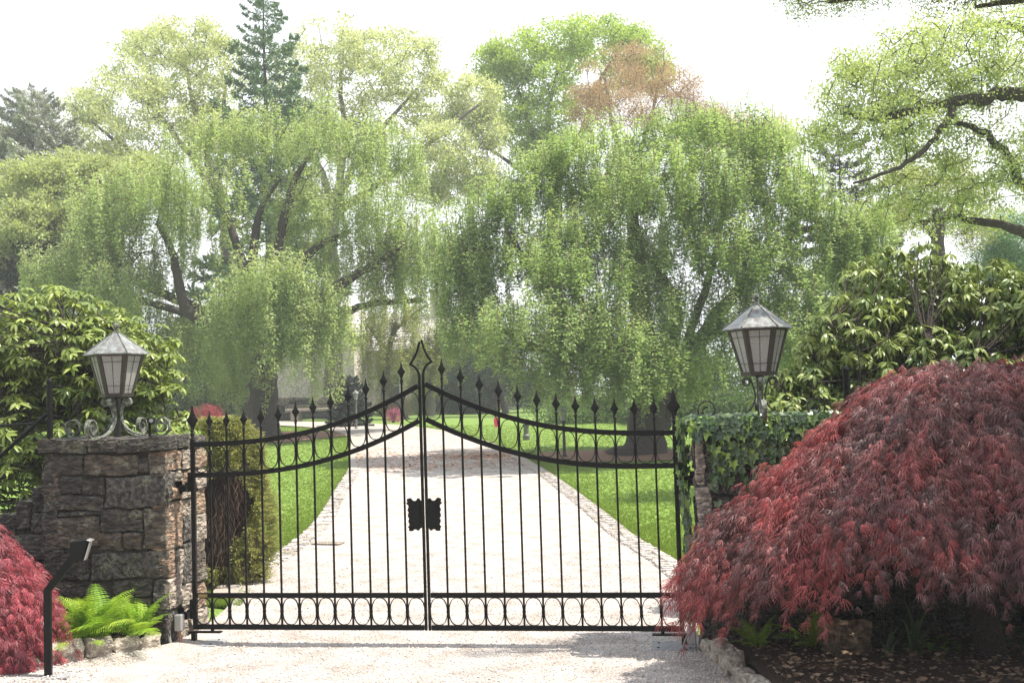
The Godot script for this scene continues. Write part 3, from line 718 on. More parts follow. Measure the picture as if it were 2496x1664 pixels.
# ---------------------------------------------------------------- stones
# a roughly squared stone filling a box of size s about the origin
func stone_mesh(s: Vector3, seed_: int, rough := 0.012, grid := 3, bevel := 0.016) -> ArrayMesh:
	var f := FastNoiseLite.new()
	f.seed = seed_
	f.frequency = 7.0
	f.fractal_octaves = 2
	var r := RandomNumberGenerator.new()
	r.seed = seed_ * 77 + 5
	var sh := Vector3(r.randf_range(-0.06, 0.06), r.randf_range(-0.06, 0.06), 0)
	var g := Geo.new()
	var h := s / 2
	var bv := minf(bevel, minf(h.x, minf(h.y, h.z)) * 0.45)
	var move := func(p: Vector3) -> Vector3:
		var q := p
		for ax in 3:
			var e := absf(p[ax]) - (h[ax] - bv)
			if e > 0: q[ax] = signf(p[ax]) * (h[ax] - bv)
		var d := p - q
		if d.length() > 1e-6:
			q += d.normalized() * bv
		else:
			q = p
		q.x += sh.x * p.y
		q.y += sh.y * p.x
		var m := p * 1.0
		return q + Vector3(f.get_noise_3d(m.x, m.y, m.z), f.get_noise_3d(m.x + 9.0, m.y, m.z), 1.2 * f.get_noise_3d(m.x, m.y + 9.0, m.z)) * rough
	for ax in 3:
		var u := (ax + 1) % 3
		var w := (ax + 2) % 3
		for sg in [-1.0, 1.0]:
			var grid_p := []
			for i in grid + 1:
				var row := []
				for j in grid + 1:
					var p := Vector3()
					var a := -1.0 + 2.0 * i / grid
					var b := -1.0 + 2.0 * j / grid
					p[ax] = sg * h[ax]
					p[u] = a * h[u]
					p[w] = b * h[w]
					row.append(move.call(p))
				grid_p.append(row)
			for i in grid:
				for j in grid:
					var a: Vector3 = grid_p[i][j]
					var b: Vector3 = grid_p[i + 1][j]
					var cc: Vector3 = grid_p[i + 1][j + 1]
					var d: Vector3 = grid_p[i][j + 1]
					if sg > 0: g.quad(a, b, cc, d)
					else: g.quad(d, cc, b, a)
	return g.mesh()

# stones on a face: rectangles [x0, y0, x1, y1] in the face's own metres
func lay(parent: Node3D, rects: Array, to_face: Transform3D, depth: float, seed_: int, tones: Array, proud := 0.02) -> void:
	var k := 0
	for q in rects:
		var s := Vector3(q[2] - q[0] - 0.009, q[3] - q[1] - 0.009, depth)
		var r := RandomNumberGenerator.new()
		r.seed = seed_ + k * 13
		var out := r.randf_range(-0.5, 1.0) * proud
		var m := stone_mesh(s, seed_ + k, 0.019, 5, r.randf_range(0.004, 0.012))
		var at := to_face * Transform3D(Basis(), Vector3((q[0] + q[2]) / 2, (q[1] + q[3]) / 2, -depth / 2 + out))
		var tone: int = tones[r.randi() % tones.size()] if q.size() < 5 else q[4]
		part("stone", m, M["stone%d" % tone], parent, at)
		k += 1

func left_pier() -> void:
	var x0 := -1.09
	var x1 := -0.125
	var z0 := -0.46
	var z1 := 0.17
	var t := thing("stone_pier", "sunlit-sided fieldstone gate pier with bare stone cap, on the fern side", "gate pier", Vector3((x0 + x1) / 2, 0, (z0 + z1) / 2), "the two gate piers")
	var W := x1 - x0
	var D := z1 - z0
	var g := Geo.new()
	g.box(Vector3(0, 0.70, 0), Vector3(W - 0.05, 1.46, D - 0.05))
	part("mortar_core", g.mesh(), M.mortar, t)
	# front face: x from 0 to W, heights in metres
	var F := Transform3D(Basis(), Vector3(-W / 2, 0, D / 2))
	var u := W / 755.0
	var rects := []
	for q in [[0, 150, 250, 283, 0], [250, 165, 585, 287, 1], [585, 185, 656, 280, 0], [656, 172, 755, 296, 1], [0, 287, 240, 398, 4], [243, 300, 388, 398, 4], [388, 290, 755, 482, 2], [0, 400, 92, 502, 2], [92, 402, 376, 497, 0], [92, 497, 376, 528, 4], [0, 504, 90, 530, 1], [0, 530, 345, 716, 1], [360, 486, 612, 622, 0], [330, 626, 482, 736, 1], [484, 624, 600, 724, 1], [614, 484, 755, 726, 1], [0, 718, 284, 905, 4], [286, 738, 755, 900, 2], [0, 906, 420, 1010, 4], [424, 902, 660, 1004, 0], [664, 902, 755, 1060, 2], [0, 1012, 250, 1150, 0], [254, 1014, 520, 1120, 4], [522, 1008, 660, 1150, 1], [0, 1152, 360, 1290, 4], [364, 1124, 755, 1290, 0], [378, 500, 358, 500, 0]]:
		if q[2] <= q[0]: continue
		rects.append([q[0] * u, 1.415 - (q[3] - 150) * 0.00122, q[2] * u, 1.415 - (q[1] - 150) * 0.00122, q[4]])
	lay(t, rects, F, 0.13, 100, [0, 1, 4], 0.014)
	# side towards the drive, seen in the sun: from front (0) to back (D)
	var S := Transform3D(Basis(Vector3.UP, PI / 2), Vector3(W / 2, 0, D / 2))
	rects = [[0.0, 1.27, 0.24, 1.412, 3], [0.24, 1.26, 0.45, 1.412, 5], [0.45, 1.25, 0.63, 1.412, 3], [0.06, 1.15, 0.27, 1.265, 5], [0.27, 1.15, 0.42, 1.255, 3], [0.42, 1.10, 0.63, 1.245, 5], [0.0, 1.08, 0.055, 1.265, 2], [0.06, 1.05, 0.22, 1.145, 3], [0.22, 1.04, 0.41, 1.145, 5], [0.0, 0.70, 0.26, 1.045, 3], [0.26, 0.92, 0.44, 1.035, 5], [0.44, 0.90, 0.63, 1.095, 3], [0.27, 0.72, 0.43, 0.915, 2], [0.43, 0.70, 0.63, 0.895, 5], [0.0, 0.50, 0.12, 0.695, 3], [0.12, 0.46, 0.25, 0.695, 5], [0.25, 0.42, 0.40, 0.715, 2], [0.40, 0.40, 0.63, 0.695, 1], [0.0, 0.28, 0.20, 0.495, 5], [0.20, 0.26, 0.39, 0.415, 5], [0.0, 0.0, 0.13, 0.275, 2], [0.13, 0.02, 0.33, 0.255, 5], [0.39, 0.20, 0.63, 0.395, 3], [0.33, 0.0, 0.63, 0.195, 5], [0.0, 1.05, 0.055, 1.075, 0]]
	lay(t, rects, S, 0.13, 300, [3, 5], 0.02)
	var B := Transform3D(Basis(Vector3.UP, PI), Vector3(W / 2, 0, -D / 2))
	rects = []
	for row in 7:
		var xa := 0.0
		while xa < W - 0.01:
			var wd := minf(R(0.2, 0.42), W - xa)
			if W - xa - wd < 0.12: wd = W - xa
			rects.append([xa, row * 0.202, xa + wd, row * 0.202 + 0.2])
			xa += wd
	lay(t, rects, B, 0.13, 500, [0, 1, 2])
	var Lf := Transform3D(Basis(Vector3.UP, -PI / 2), Vector3(-W / 2, 0, -D / 2))
	rects = []
	for row in 7:
		for e in [[0.0, 0.3], [0.3, D]]: rects.append([e[0], row * 0.202, e[1], row * 0.202 + 0.2])
	lay(t, rects, Lf, 0.13, 600, [0, 1, 4])
	# cap stones
	var caps := [[-0.03, 0.38, 0.10, 0], [0.38, 0.62, 0.095, 0], [0.62, 1.05, 0.105, 4]]
	var k := 0
	for q in caps:
		var fx: float = q[0] * W
		var tx: float = minf(q[1], 1.02) * W
		var m := stone_mesh(Vector3(tx - fx - 0.008, q[2], 0.36), 700 + k, 0.014, 4, 0.012)
		part("cap_stone", m, M["stone%d" % q[3]], t, Transform3D(Basis(), Vector3(-W / 2 + (fx + tx) / 2, 1.465, D / 2 - 0.15)))
		k += 1
	for q in [[-0.03, 0.55, 4], [0.55, 1.02, 0]]:
		var m := stone_mesh(Vector3((q[1] - q[0]) * W - 0.008, 0.10, 0.33), 720 + k, 0.014, 4, 0.012)
		part("cap_stone", m, M["stone%d" % q[2]], t, Transform3D(Basis(), Vector3(-W / 2 + (q[0] + q[1]) / 2 * W, 1.463, -D / 2 + 0.145)))
		k += 1

func right_pier() -> Node3D:
	var x0 := 3.625
	var x1 := 4.60
	var z0 := -0.46
	var z1 := 0.17
	var t := thing("stone_pier", "shaded fieldstone gate pier overgrown with ivy beside the large red maple", "gate pier", Vector3((x0 + x1) / 2, 0, (z0 + z1) / 2), "the two gate piers")
	var W := x1 - x0
	var D := z1 - z0
	var g := Geo.new()
	g.box(Vector3(0, 0.70, 0), Vector3(W - 0.05, 1.46, D - 0.05))
	part("mortar_core", g.mesh(), M.mortar, t)
	var F := Transform3D(Basis(), Vector3(-W / 2, 0, D / 2))
	var rects := [[0, 1.10, 0.07, 1.40, 5], [0.07, 1.19, 0.42, 1.40, 4], [0.42, 1.22, 0.975, 1.40, 0], [0.07, 1.04, 0.36, 1.185, 2], [0.36, 1.02, 0.70, 1.215, 4], [0.70, 1.0, 0.975, 1.215, 0], [0, 0.86, 0.11, 1.095, 5], [0.11, 0.84, 0.4, 1.035, 4], [0.4, 0.8, 0.975, 1.0, 4], [0, 0.55, 0.10, 0.855, 5], [0.10, 0.56, 0.5, 0.835, 0], [0.5, 0.5, 0.975, 0.795, 4], [0, 0.3, 0.3, 0.545, 5], [0.3, 0.26, 0.975, 0.495, 4], [0, 0, 0.4, 0.295, 2], [0.4, 0, 0.975, 0.255, 4]]
	lay(t, rects, F, 0.13, 900, [0, 4])
	for side in [[Transform3D(Basis(Vector3.UP, -PI / 2), Vector3(-W / 2, 0, -D / 2)), D], [Transform3D(Basis(Vector3.UP, PI / 2), Vector3(W / 2, 0, D / 2)), D], [Transform3D(Basis(Vector3.UP, PI), Vector3(W / 2, 0, -D / 2)), W]]:
		rects = []
		for row in 7:
			var xa := 0.0
			while xa < side[1] - 0.01:
				var wd := minf(R(0.2, 0.4), side[1] - xa)
				if side[1] - xa - wd < 0.12: wd = side[1] - xa
				rects.append([xa, row * 0.2, xa + wd, row * 0.2 + 0.199])
				xa += wd
		lay(t, rects, side[0], 0.13, 1000 + int(side[0].origin.x * 100), [0, 2, 4])
	for q in [[-0.03, 0.36, 4], [0.36, 0.7, 0], [0.7, 1.03, 4]]:
		for zz in [-0.15, 0.155]:
			var m := stone_mesh(Vector3((q[1] - q[0]) * W - 0.008, 0.10, 0.35), 1200 + int(q[0] * 90 + zz * 50), 0.014, 4, 0.012)
			part("cap_stone", m, M["stone%d" % q[2]], t, Transform3D(Basis(), Vector3(-W / 2 + (q[0] + q[1]) / 2 * W, 1.455, zz)))
	return t

func low_walls() -> void:
	# wing wall that slopes down from the pier on the fern side
	var t := thing("wing_wall", "low dark fieldstone wall sloping down beside the fern-side pier", "stone wall", Vector3(-1.12, 0, 0.0))
	var g := Geo.new()
	var ends := [[0.0, 1.20], [-0.35, 0.98], [-0.8, 0.80], [-2.4, 0.62]]
	for i in 3:
		var a: Array = ends[i]
		var b: Array = ends[i + 1]
		g.slab(PackedVector2Array([Vector2(b[0], 0), Vector2(a[0], 0), Vector2(a[0], a[1] - 0.06), Vector2(b[0], b[1] - 0.06)]), -0.20, 0.03)
	part("mortar_core", g.mesh(), M.mortar, t)
	var rects := []
	for q in [[-0.13, 0.98, 0.0, 1.17, 4], [-0.26, 0.86, -0.13, 1.07, 0], [-0.13, 0.82, 0.0, 0.975, 2], [-0.42, 0.78, -0.26, 0.97, 4], [-0.30, 0.62, 0.0, 0.815, 0], [-0.62, 0.68, -0.42, 0.88, 2], [-0.62, 0.56, -0.30, 0.775, 4], [-0.28, 0.42, 0.0, 0.615, 4], [-0.60, 0.36, -0.28, 0.555, 0], [-0.95, 0.44, -0.62, 0.76, 4], [-0.3, 0.18, 0.0, 0.415, 0], [-0.7, 0.16, -0.3, 0.355, 4], [-1.0, 0.14, -0.7, 0.435, 0], [-1.4, 0.30, -0.96, 0.70, 1], [-1.9, 0.30, -1.4, 0.66, 0], [-2.4, 0.30, -1.9, 0.62, 4], [-1.6, 0.0, -1.0, 0.295, 4], [-2.4, 0.0, -1.6, 0.295, 0], [-1.0, 0.0, -0.4, 0.155, 1], [-0.4, 0.0, 0.0, 0.175, 4]]:
		rects.append(q)
	lay(t, rects, Transform3D(Basis(), Vector3(0, 0, 0.07)), 0.16, 1400, [0, 4])

func maple_wall() -> void:
	rng.seed = 1777
	var t := thing("wing_wall", "mossy dry stone wall in shade behind the large red maple", "stone wall", Vector3(4.62, 0, -0.12))
	var g := Geo.new()
	g.box(Vector3(2.4, 0.42, -0.08), Vector3(4.8, 0.86, 0.16))
	part("mortar_core", g.mesh(), M.mortar, t)
	var rects := []
	var y := 0.0
	while y < 0.85:
		var hh := R(0.14, 0.24)
		var x := 0.0
		while x < 4.8:
			var w := R(0.2, 0.5)
			rects.append([x, y, minf(x + w, 4.8), y + hh])
			x += w
		y += hh
	lay(t, rects, Transform3D(Basis(), Vector3(0, 0, 0.06)), 0.16, 1800, [0, 2, 4], 0.03)

# ---------------------------------------------------------------- lantern
func lantern(label: String, at: Vector3, turn: float, foot_turn: float, seed_: int) -> void:
	var t := thing("lantern", label, "lantern", at, "lanterns on the gate piers")
	var B := Basis(Vector3.UP, turn)
	# heights above the pier top
	var y0 := 0.325   # bottom of the glass body
	var y1 := 0.625   # top of the glass body
	var r0 := 0.118
	var r1 := 0.205
	var corner := func(k: float, r: float, y: float) -> Vector3: return B * Vector3(r * cos(TAU * k / 6.0), 0, r * sin(TAU * k / 6.0)) + Vector3.UP * y
	# roof: six panes of copper, seams, eave
	var ry0 := 0.625
	var ry1 := 0.79
	for k in 6:
		var g := Geo.new()
		var a: Vector3 = corner.call(k, 0.238, ry0)
		var b: Vector3 = corner.call(k + 1, 0.238, ry0)
		var c2: Vector3 = corner.call(k + 1, 0.02, ry1)
		var d: Vector3 = corner.call(k, 0.02, ry1)
		g.quad(b, a, d, c2)
		var dn := Vector3(0, -0.008, 0)
		g.quad(a, b, b + dn, a + dn)
		g.quad(a + dn, b + dn, c2 + dn, d + dn)
		part("roof_panel", g.mesh(), M.copper, t)
		g = Geo.new()
		g.tube([a + Vector3(0, 0.002, 0), d + Vector3(0, 0.002, 0)], [0.0055, 0.004], 6)
		part("roof_seam", g.mesh(), M.patina, t)
	var g2 := Geo.new()
	g2.lathe(Vector3(0, ry1 - 0.004, 0), [Vector2(0.024, 0.0), Vector2(0.026, 0.007), Vector2(0.014, 0.012), Vector2(0.011, 0.024), Vector2(0.018, 0.03), Vector2(0.012, 0.034)], 14)
	g2.ball(Vector3(0, ry1 + 0.05, 0), 0.0235, 14)
	part("finial", g2.mesh(), M.patina, t)
	# body: corner bars, top and bottom bands, frosted panes with thin glazing bars
	for band in [[y0 - 0.022, r0 + 0.004, y0 + 0.004, r0 + 0.007], [y1 - 0.02, r1 - 0.004, y1 - 0.002, r1 + 0.004]]:
		var g := Geo.new()
		for k in 6:
			g.quad(corner.call(k + 1, band[1], band[0]), corner.call(k, band[1], band[0]), corner.call(k, band[3], band[2]), corner.call(k + 1, band[3], band[2]))
			g.quad(corner.call(k, band[1] - 0.01, band[0]), corner.call(k + 1, band[1] - 0.01, band[0]), corner.call(k + 1, band[3] - 0.01, band[2]), corner.call(k, band[3] - 0.01, band[2]))
			g.quad(corner.call(k, band[1], band[0]), corner.call(k + 1, band[1], band[0]), corner.call(k + 1, band[1] - 0.01, band[0]), corner.call(k, band[1] - 0.01, band[0]))
			g.quad(corner.call(k + 1, band[3], band[2]), corner.call(k, band[3], band[2]), corner.call(k, band[3] - 0.01, band[2]), corner.call(k + 1, band[3] - 0.01, band[2]))
		part("band", g.mesh(), M.dark_metal, t)
	var gf := Geo.new()
	for k in 6: gf.tri(corner.call(k, r0, y0 - 0.02), corner.call(k + 1, r0, y0 - 0.02), Vector3(0, y0 - 0.02, 0))
	for k in 6: gf.tri(corner.call(k + 1, r0, y0 - 0.012), corner.call(k, r0, y0 - 0.012), Vector3(0, y0 - 0.012, 0))
	part("base_plate", gf.mesh(), M.dark_metal, t)
	for k in 6:
		var g := Geo.new()
		var lo: Vector3 = corner.call(k, r0, y0)
		var hi: Vector3 = corner.call(k, r1 - 0.002, y1 - 0.004)
		for s in [-1.0, 1.0]:
			var side: Vector3 = (corner.call(k + s, r0, y0) - lo).normalized()
			var side_hi: Vector3 = (corner.call(k + s, r1, y1) - hi).normalized()
			var wl := 0.020
			var wh := 0.026
			var outl := Vector3(lo.x, 0, lo.z).normalized() * 0.004
			var p := [lo + outl, lo + side * wl + outl, hi + side_hi * wh + outl, hi + outl]
			var q := []
			for e in p: q.append(e - outl * 2.2)
			if s > 0:
				g.quad(p[1], p[0], p[3], p[2])
				g.quad(q[0], q[1], q[2], q[3])
				g.quad(q[1], p[1], p[2], q[2])
			else:
				g.quad(p[0], p[1], p[2], p[3])
				g.quad(q[1], q[0], q[3], q[2])
				g.quad(p[1], q[1], q[2], p[2])
		part("corner_bar", g.mesh(), M.dark_metal, t)
		# pane
		g = Geo.new()
		var pa: Vector3 = corner.call(k, r0 - 0.003, y0)
		var pb: Vector3 = corner.call(k + 1, r0 - 0.003, y0)
		var pc: Vector3 = corner.call(k + 1, r1 - 0.006, y1 - 0.004)
		var pd: Vector3 = corner.call(k, r1 - 0.006, y1 - 0.004)
		var inn := -(pa + pb) / 2.0
		inn.y = 0
		inn = inn.normalized() * 0.003
		g.quad(pb, pa, pd, pc)
		g.quad(pa + inn, pb + inn, pc + inn, pd + inn)
		var pane := part("pane", g.mesh(), M.frosted, t)
		g = Geo.new()
		var o := -inn * 1.2
		for f in [0.2, 0.8]:
			g.tube([pa.lerp(pd, f) + o * 2.0, pb.lerp(pc, f) + o * 2.0], [0.0018, 0.0018], 5)
		g.tube([(pa + pb) / 2.0 + o, (pc + pd) / 2.0 + o], [0.0018, 0.0018], 5)
		part("glazing_bar", g.mesh(), M.dark_metal, pane)
	var gbulb := Geo.new()
	gbulb.lathe(Vector3(0, y0 - 0.01, 0), [Vector2(0.014, 0.0), Vector2(0.014, 0.08), Vector2(0.022, 0.1), Vector2(0.026, 0.135), Vector2(0.018, 0.165), Vector2(0.0, 0.175)], 12)
	part("bulb", gbulb.mesh(), M.bulb, t)
	# stem and four scrolled feet
	var gs := Geo.new()
	gs.box(Vector3(0, 0.16, 0), Vector3(0.04, 0.315, 0.04), 0.003)
	gs.lathe(Vector3(0, 0.285, 0), [Vector2(0.024, 0.0), Vector2(0.03, 0.012), Vector2(0.05, 0.02), Vector2(0.05, 0.026)], 12)
	part("stem", gs.mesh(), M.dark_metal, t)
	for k in 4:
		var FB := Basis(Vector3.UP, foot_turn + PI / 2 * k)
		var pts := []
		# small scroll under the body, then down the stem, out along the cap, and up into the large scroll
		var n1 := 22
		for i in n1:
			var f := float(i) / (n1 - 1)
			var a := lerpf(-PI * 2.35, PI, f)
			var r := lerpf(0.016, 0.034, f)
			pts.append(Vector2(0.088 - 0.0 + r * -cos(a) * -1.0, 0.262 + r * sin(a)))
		# mirror the order so that it ends at the stem side
		for q in [[0.046, 0.235], [0.036, 0.20], [0.032, 0.17], [0.036, 0.135], [0.052, 0.098], [0.085, 0.060], [0.135, 0.032], [0.20, 0.014], [0.27, 0.006], [0.315, 0.006]]: pts.append(Vector2(q[0], q[1]))
		var big := 0.078
		var n2 := 34
		for i in n2:
			var f := float(i) / (n2 - 1)
			var a := lerpf(-PI / 2 + 0.25, PI * 2.55, f)
			var r := lerpf(big, 0.026, pow(f, 0.8))
			var cx := 0.355
			var cy := lerpf(0.084, 0.072, f)
			pts.append(Vector2(cx + r * cos(a), cy + r * sin(a)))
		var p3 := []
		for p in pts: p3.append(FB * Vector3(p.x, p.y, 0))
		var g := Geo.new()
		g.strip(p3, FB * Vector3(0, 0, 1), 0.032, 0.009)
		part("scroll_foot", g.mesh(), M.patina if (seed_ == 0 or k == 3) else M.dark_metal, t)

# ---------------------------------------------------------------- small things at the gate
func small_things() -> void:
	# keypad on a bent post
	var t := thing("keypad_post", "black bent steel post carrying a silver gate keypad", "keypad", on(-0.39, 1.22))
	var g := Geo.new()
	var w := 0.043
	g.box(Vector3(0, 0.27, 0), Vector3(w, 0.56, w), 0.003)
	var post := part("post", g.mesh(), M.iron, t)
	g = Geo.new()
	g.strip([Vector3(-0.003, 0.535, 0), Vector3(0.10, 0.665, 0), Vector3(0.165, 0.745, 0)], Vector3(0, 0, 1), 0.042, 0.044)
	part("bent_arm", g.mesh(), M.iron, t)
	g = Geo.new()
	g.slab(PackedVector2Array([Vector2(0.145, 0.72), Vector2(0.215, 0.715), Vector2(0.255, 0.845), Vector2(0.145, 0.835)]), -0.055, 0.055)
	var hood := part("hood", g.mesh(), M.iron, t)
	g = Geo.new()
	var turn := Basis(Vector3.BACK, -0.3)
	g.box(Vector3(0.246, 0.775, 0.012), Vector3(0.006, 0.115, 0.082), 0.001, turn)
	g.box(Vector3(0.26, 0.84, 0.012), Vector3(0.03, 0.006, 0.1), 0.001, turn)
	part("keypad", g.mesh(), M.keypad, hood)
	g = Geo.new()
	g.box(Vector3(0.01, 0.004, 0.0), Vector3(0.22, 0.016, 0.12), 0.003)
	part("foot_plate", g.mesh(), M.slab, t)
	t.rotation.y = 0.35
	# junction boxes with conduit
	for side in [["grey electrical box with two pipes at the foot of the sunlit pier side", Vector3(-0.095, 0.0, 0.10), 1.0], ["grey electrical box with looping cable beside the ivy covered pier", Vector3(3.585, 0.0, 0.11), -1.0]]:
		t = thing("junction_box", side[0], "junction box", side[1], "electrical boxes at the gate")
		g = Geo.new()
		var up: float = 0.12 if side[2] > 0 else 0.05
		g.box(Vector3(0.02 * side[2], up + 0.06, 0), Vector3(0.055, 0.115, 0.05), 0.003)
		var bx := part("box", g.mesh(), M.grey_metal, t)
		g = Geo.new()
		g.box(Vector3(0.02 * side[2], up + 0.06, 0.026), Vector3(0.046, 0.10, 0.004), 0.001)
		part("cover", g.mesh(), M.grey_metal, bx)
		if side[2] > 0:
			g = Geo.new()
			g.tube([Vector3(0.02, 0.13, 0), Vector3(0.022, 0.08, 0), Vector3(0.035, 0.02, 0.0), Vector3(0.04, -0.02, 0.0)], [0.011, 0.011, 0.011, 0.011], 8)
			part("pipe", g.mesh(), M.clay_pipe, t)
			g = Geo.new()
			g.tube([Vector3(-0.06, 0.30, 0.04), Vector3(-0.055, 0.22, 0.05), Vector3(-0.035, 0.08, 0.05), Vector3(-0.01, -0.02, 0.05)], [0.011, 0.011, 0.011, 0.011], 8)
			part("pipe", g.mesh(), M.conduit, t)
			g = Geo.new()
			g.box(Vector3(-0.06, 0.32, 0.04), Vector3(0.035, 0.07, 0.035), 0.003)
			part("fitting", g.mesh(), M.iron, t)
		else:
			g = Geo.new()
			g.tube([Vector3(0.03, 0.5, 0.09), Vector3(0.01, 0.3, 0.085), Vector3(-0.01, 0.16, 0.04)], [0.012, 0.012, 0.012], 8)
			part("pipe", g.mesh(), M.conduit, t)
			g = Geo.new()
			var cp := []
			for i in 15:
				var f := i / 14.0
				cp.append(Vector3(-0.005 - 0.07 * sin(PI * f * 0.9), 0.15 - 0.16 * f + 0.01 * sin(f * 9.0), 0.045 + 0.02 * sin(f * 4.0)))
			var rr := []
			for i in 15: rr.append(0.006)
			g.tube(cp, rr, 7)
			part("cable", g.mesh(), M.conduit, t)
	# photo eye on the pier top
	t = thing("photo_eye", "small round sensor on a short black stick atop the left pier", "sensor", Vector3(-0.325, 1.515, 0.02))
	g = Geo.new()
	g.box(Vector3(0, 0.05, 0), Vector3(0.016, 0.104, 0.016), 0.002)
	part("stick", g.mesh(), M.iron, t)
	g = Geo.new()
	var hd := []
	for q in [[0.0, 0.0], [0.026, 0.0], [0.028, 0.01], [0.028, 0.05], [0.022, 0.052], [0.019, 0.044], [0.0, 0.044]]: hd.append(Vector2(q[0], q[1]))
	var gg := Geo.new()
	gg.lathe(Vector3(), hd, 16)
	var face := Transform3D(Basis(Vector3.RIGHT, PI / 2).rotated(Vector3.UP, 0.5), Vector3(0, 0.118, -0.02))
	part("head", gg.mesh(), M.iron, t, face)
	gg = Geo.new()
	gg.lathe(Vector3(0, 0.0445, 0), [Vector2(0.018, 0.0), Vector2(0.012, 0.004), Vector2(0.0, 0.005)], 16)
	part("lens", gg.mesh(), M.frosted, t, face)
	# fence posts behind the piers
	for q in [["black round fence post with diagonal brace behind the fern-side pier", Vector3(-1.62, 0, -0.75), 1.98, true], ["black round fence post with domed cap beyond the red maple", Vector3(4.70, 0, -0.42), 1.85, false]]:
		t = thing("fence_post", q[0], "fence post", q[1], "black fence posts behind the piers")
		g = Geo.new()
		var hh: float = q[2]
		g.lathe(Vector3(), [Vector2(0.024, -0.1), Vector2(0.024, hh - 0.02), Vector2(0.028, hh - 0.02), Vector2(0.028, hh - 0.008), Vector2(0.02, hh + 0.012), Vector2(0.0, hh + 0.02)], 14)
		part("post", g.mesh(), M.iron, t)
		if q[3]:
			g = Geo.new()
			g.tube([Vector3(0, 1.72, 0), Vector3(-1.3, 0.6, 0.2)], [0.018, 0.018], 8)
			part("brace", g.mesh(), M.iron, t)
		g = Geo.new()
		g.tube([Vector3(0, hh - 0.35, 0), Vector3(-2.5 if q[3] else 3.5, hh - 0.42, -0.3)], [0.012, 0.012], 8)
		part("rail", g.mesh(), M.iron, t)

# ---------------------------------------------------------------- leaves
# one leaf: base at the origin, along +x, face up; folded a little along its midrib and drooping
func leaf_into(g: Geo, at: Transform3D, length: float, width: float, fold := 0.25, droop := 0.15) -> void:
	var b := at * Vector3.ZERO
	var t := at * Vector3(length, -droop * length, 0)
	var m := at * Vector3(length * 0.5, -droop * length * 0.2 - fold * width * 0.3, 0)
	var l := at * Vector3(length * 0.45, fold * width * 0.5, width / 2)
	var r := at * Vector3(length * 0.45, fold * width * 0.5, -width / 2)
	g.tri(b, l, m); g.tri(l, t, m)
	g.tri(b, m, r); g.tri(m, t, r)

# the same with two triangles, for far crowns
func small_leaf(g: Geo, at: Vector3, along: Vector3, face: Vector3, length: float, width: float) -> void:
	var side := along.cross(face).normalized() * width / 2
	var mid := at + along * length * 0.45
	var up := face * width * 0.15
	g.tri(at, mid + side + up, at + along * length)
	g.tri(at, at + along * length, mid - side + up)

func shade_col(a: Color, b: Color, vary := 0.2) -> Color:
	var k := rng.randf()
	var c := a.lerp(b, k)
	var l := 1.0 + R(-vary, vary)
	return Color(c.r * l, c.g * l, c.b * l)

func tint(vary: float) -> Color:
	var l := 1.0 + R(-vary, vary)
	return Color(l, l, l)

# loose cluster of leaves, radius about 1
func cluster_mesh(count: int, length: float, width: float, seed_: int, flat := 0.7, ca := Color(1, 1, 1), cb := Color(1, 1, 1)) -> ArrayMesh:
	rng.seed = seed_
	var g := Geo.new()
	g.colored = true
	for i in count:
		var p := ball_point()
		p.y *= flat
		var along := (p * 0.6 + ball_point() + Vector3(0, -0.25, 0)).normalized()
		var face := (Vector3(0, 0.55, 0) + ball_point() * 1.3).normalized()
		g.col = shade_col(ca, cb, 0.3)
		small_leaf(g, p, along, face, length * R(0.7, 1.25), width * R(0.8, 1.2))
	return g.mesh()

# hanging twig with leaves, one metre long
func strand_mesh(count: int, length: float, width: float, seed_: int, twig := true) -> ArrayMesh:
	rng.seed = seed_
	var g := Geo.new()
	g.colored = true
	var pts := []
	var rr := []
	var ph := R(0, TAU)
	for i in 6:
		var f := i / 5.0
		pts.append(Vector3(sin(ph + f * 4.0) * 0.05 * f, -f, cos(ph + f * 3.1) * 0.05 * f))
		rr.append(lerpf(0.008, 0.003, f))
	if twig:
		g.col = Color(1.0, 0.66, 1.15)
		g.tube(pts, rr, 3, false)
	for i in count:
		var f := rng.randf()
		var k := f * 4.999
		var p: Vector3 = pts[int(k)].lerp(pts[int(k) + 1], k - int(k))
		var a := R(0, TAU)
		var out := Vector3(cos(a), R(-1.1, 0.1), sin(a)).normalized()
		p += out * R(0.0, 0.13) * (1.0 - 0.5 * f)
		var face := (Vector3(cos(a), 0.5, sin(a)) + ball_point() * 1.0).normalized()
		g.col = tint(0.28)
		small_leaf(g, p, out, face, length * R(0.7, 1.25), width * R(0.8, 1.2))
	return g.mesh()

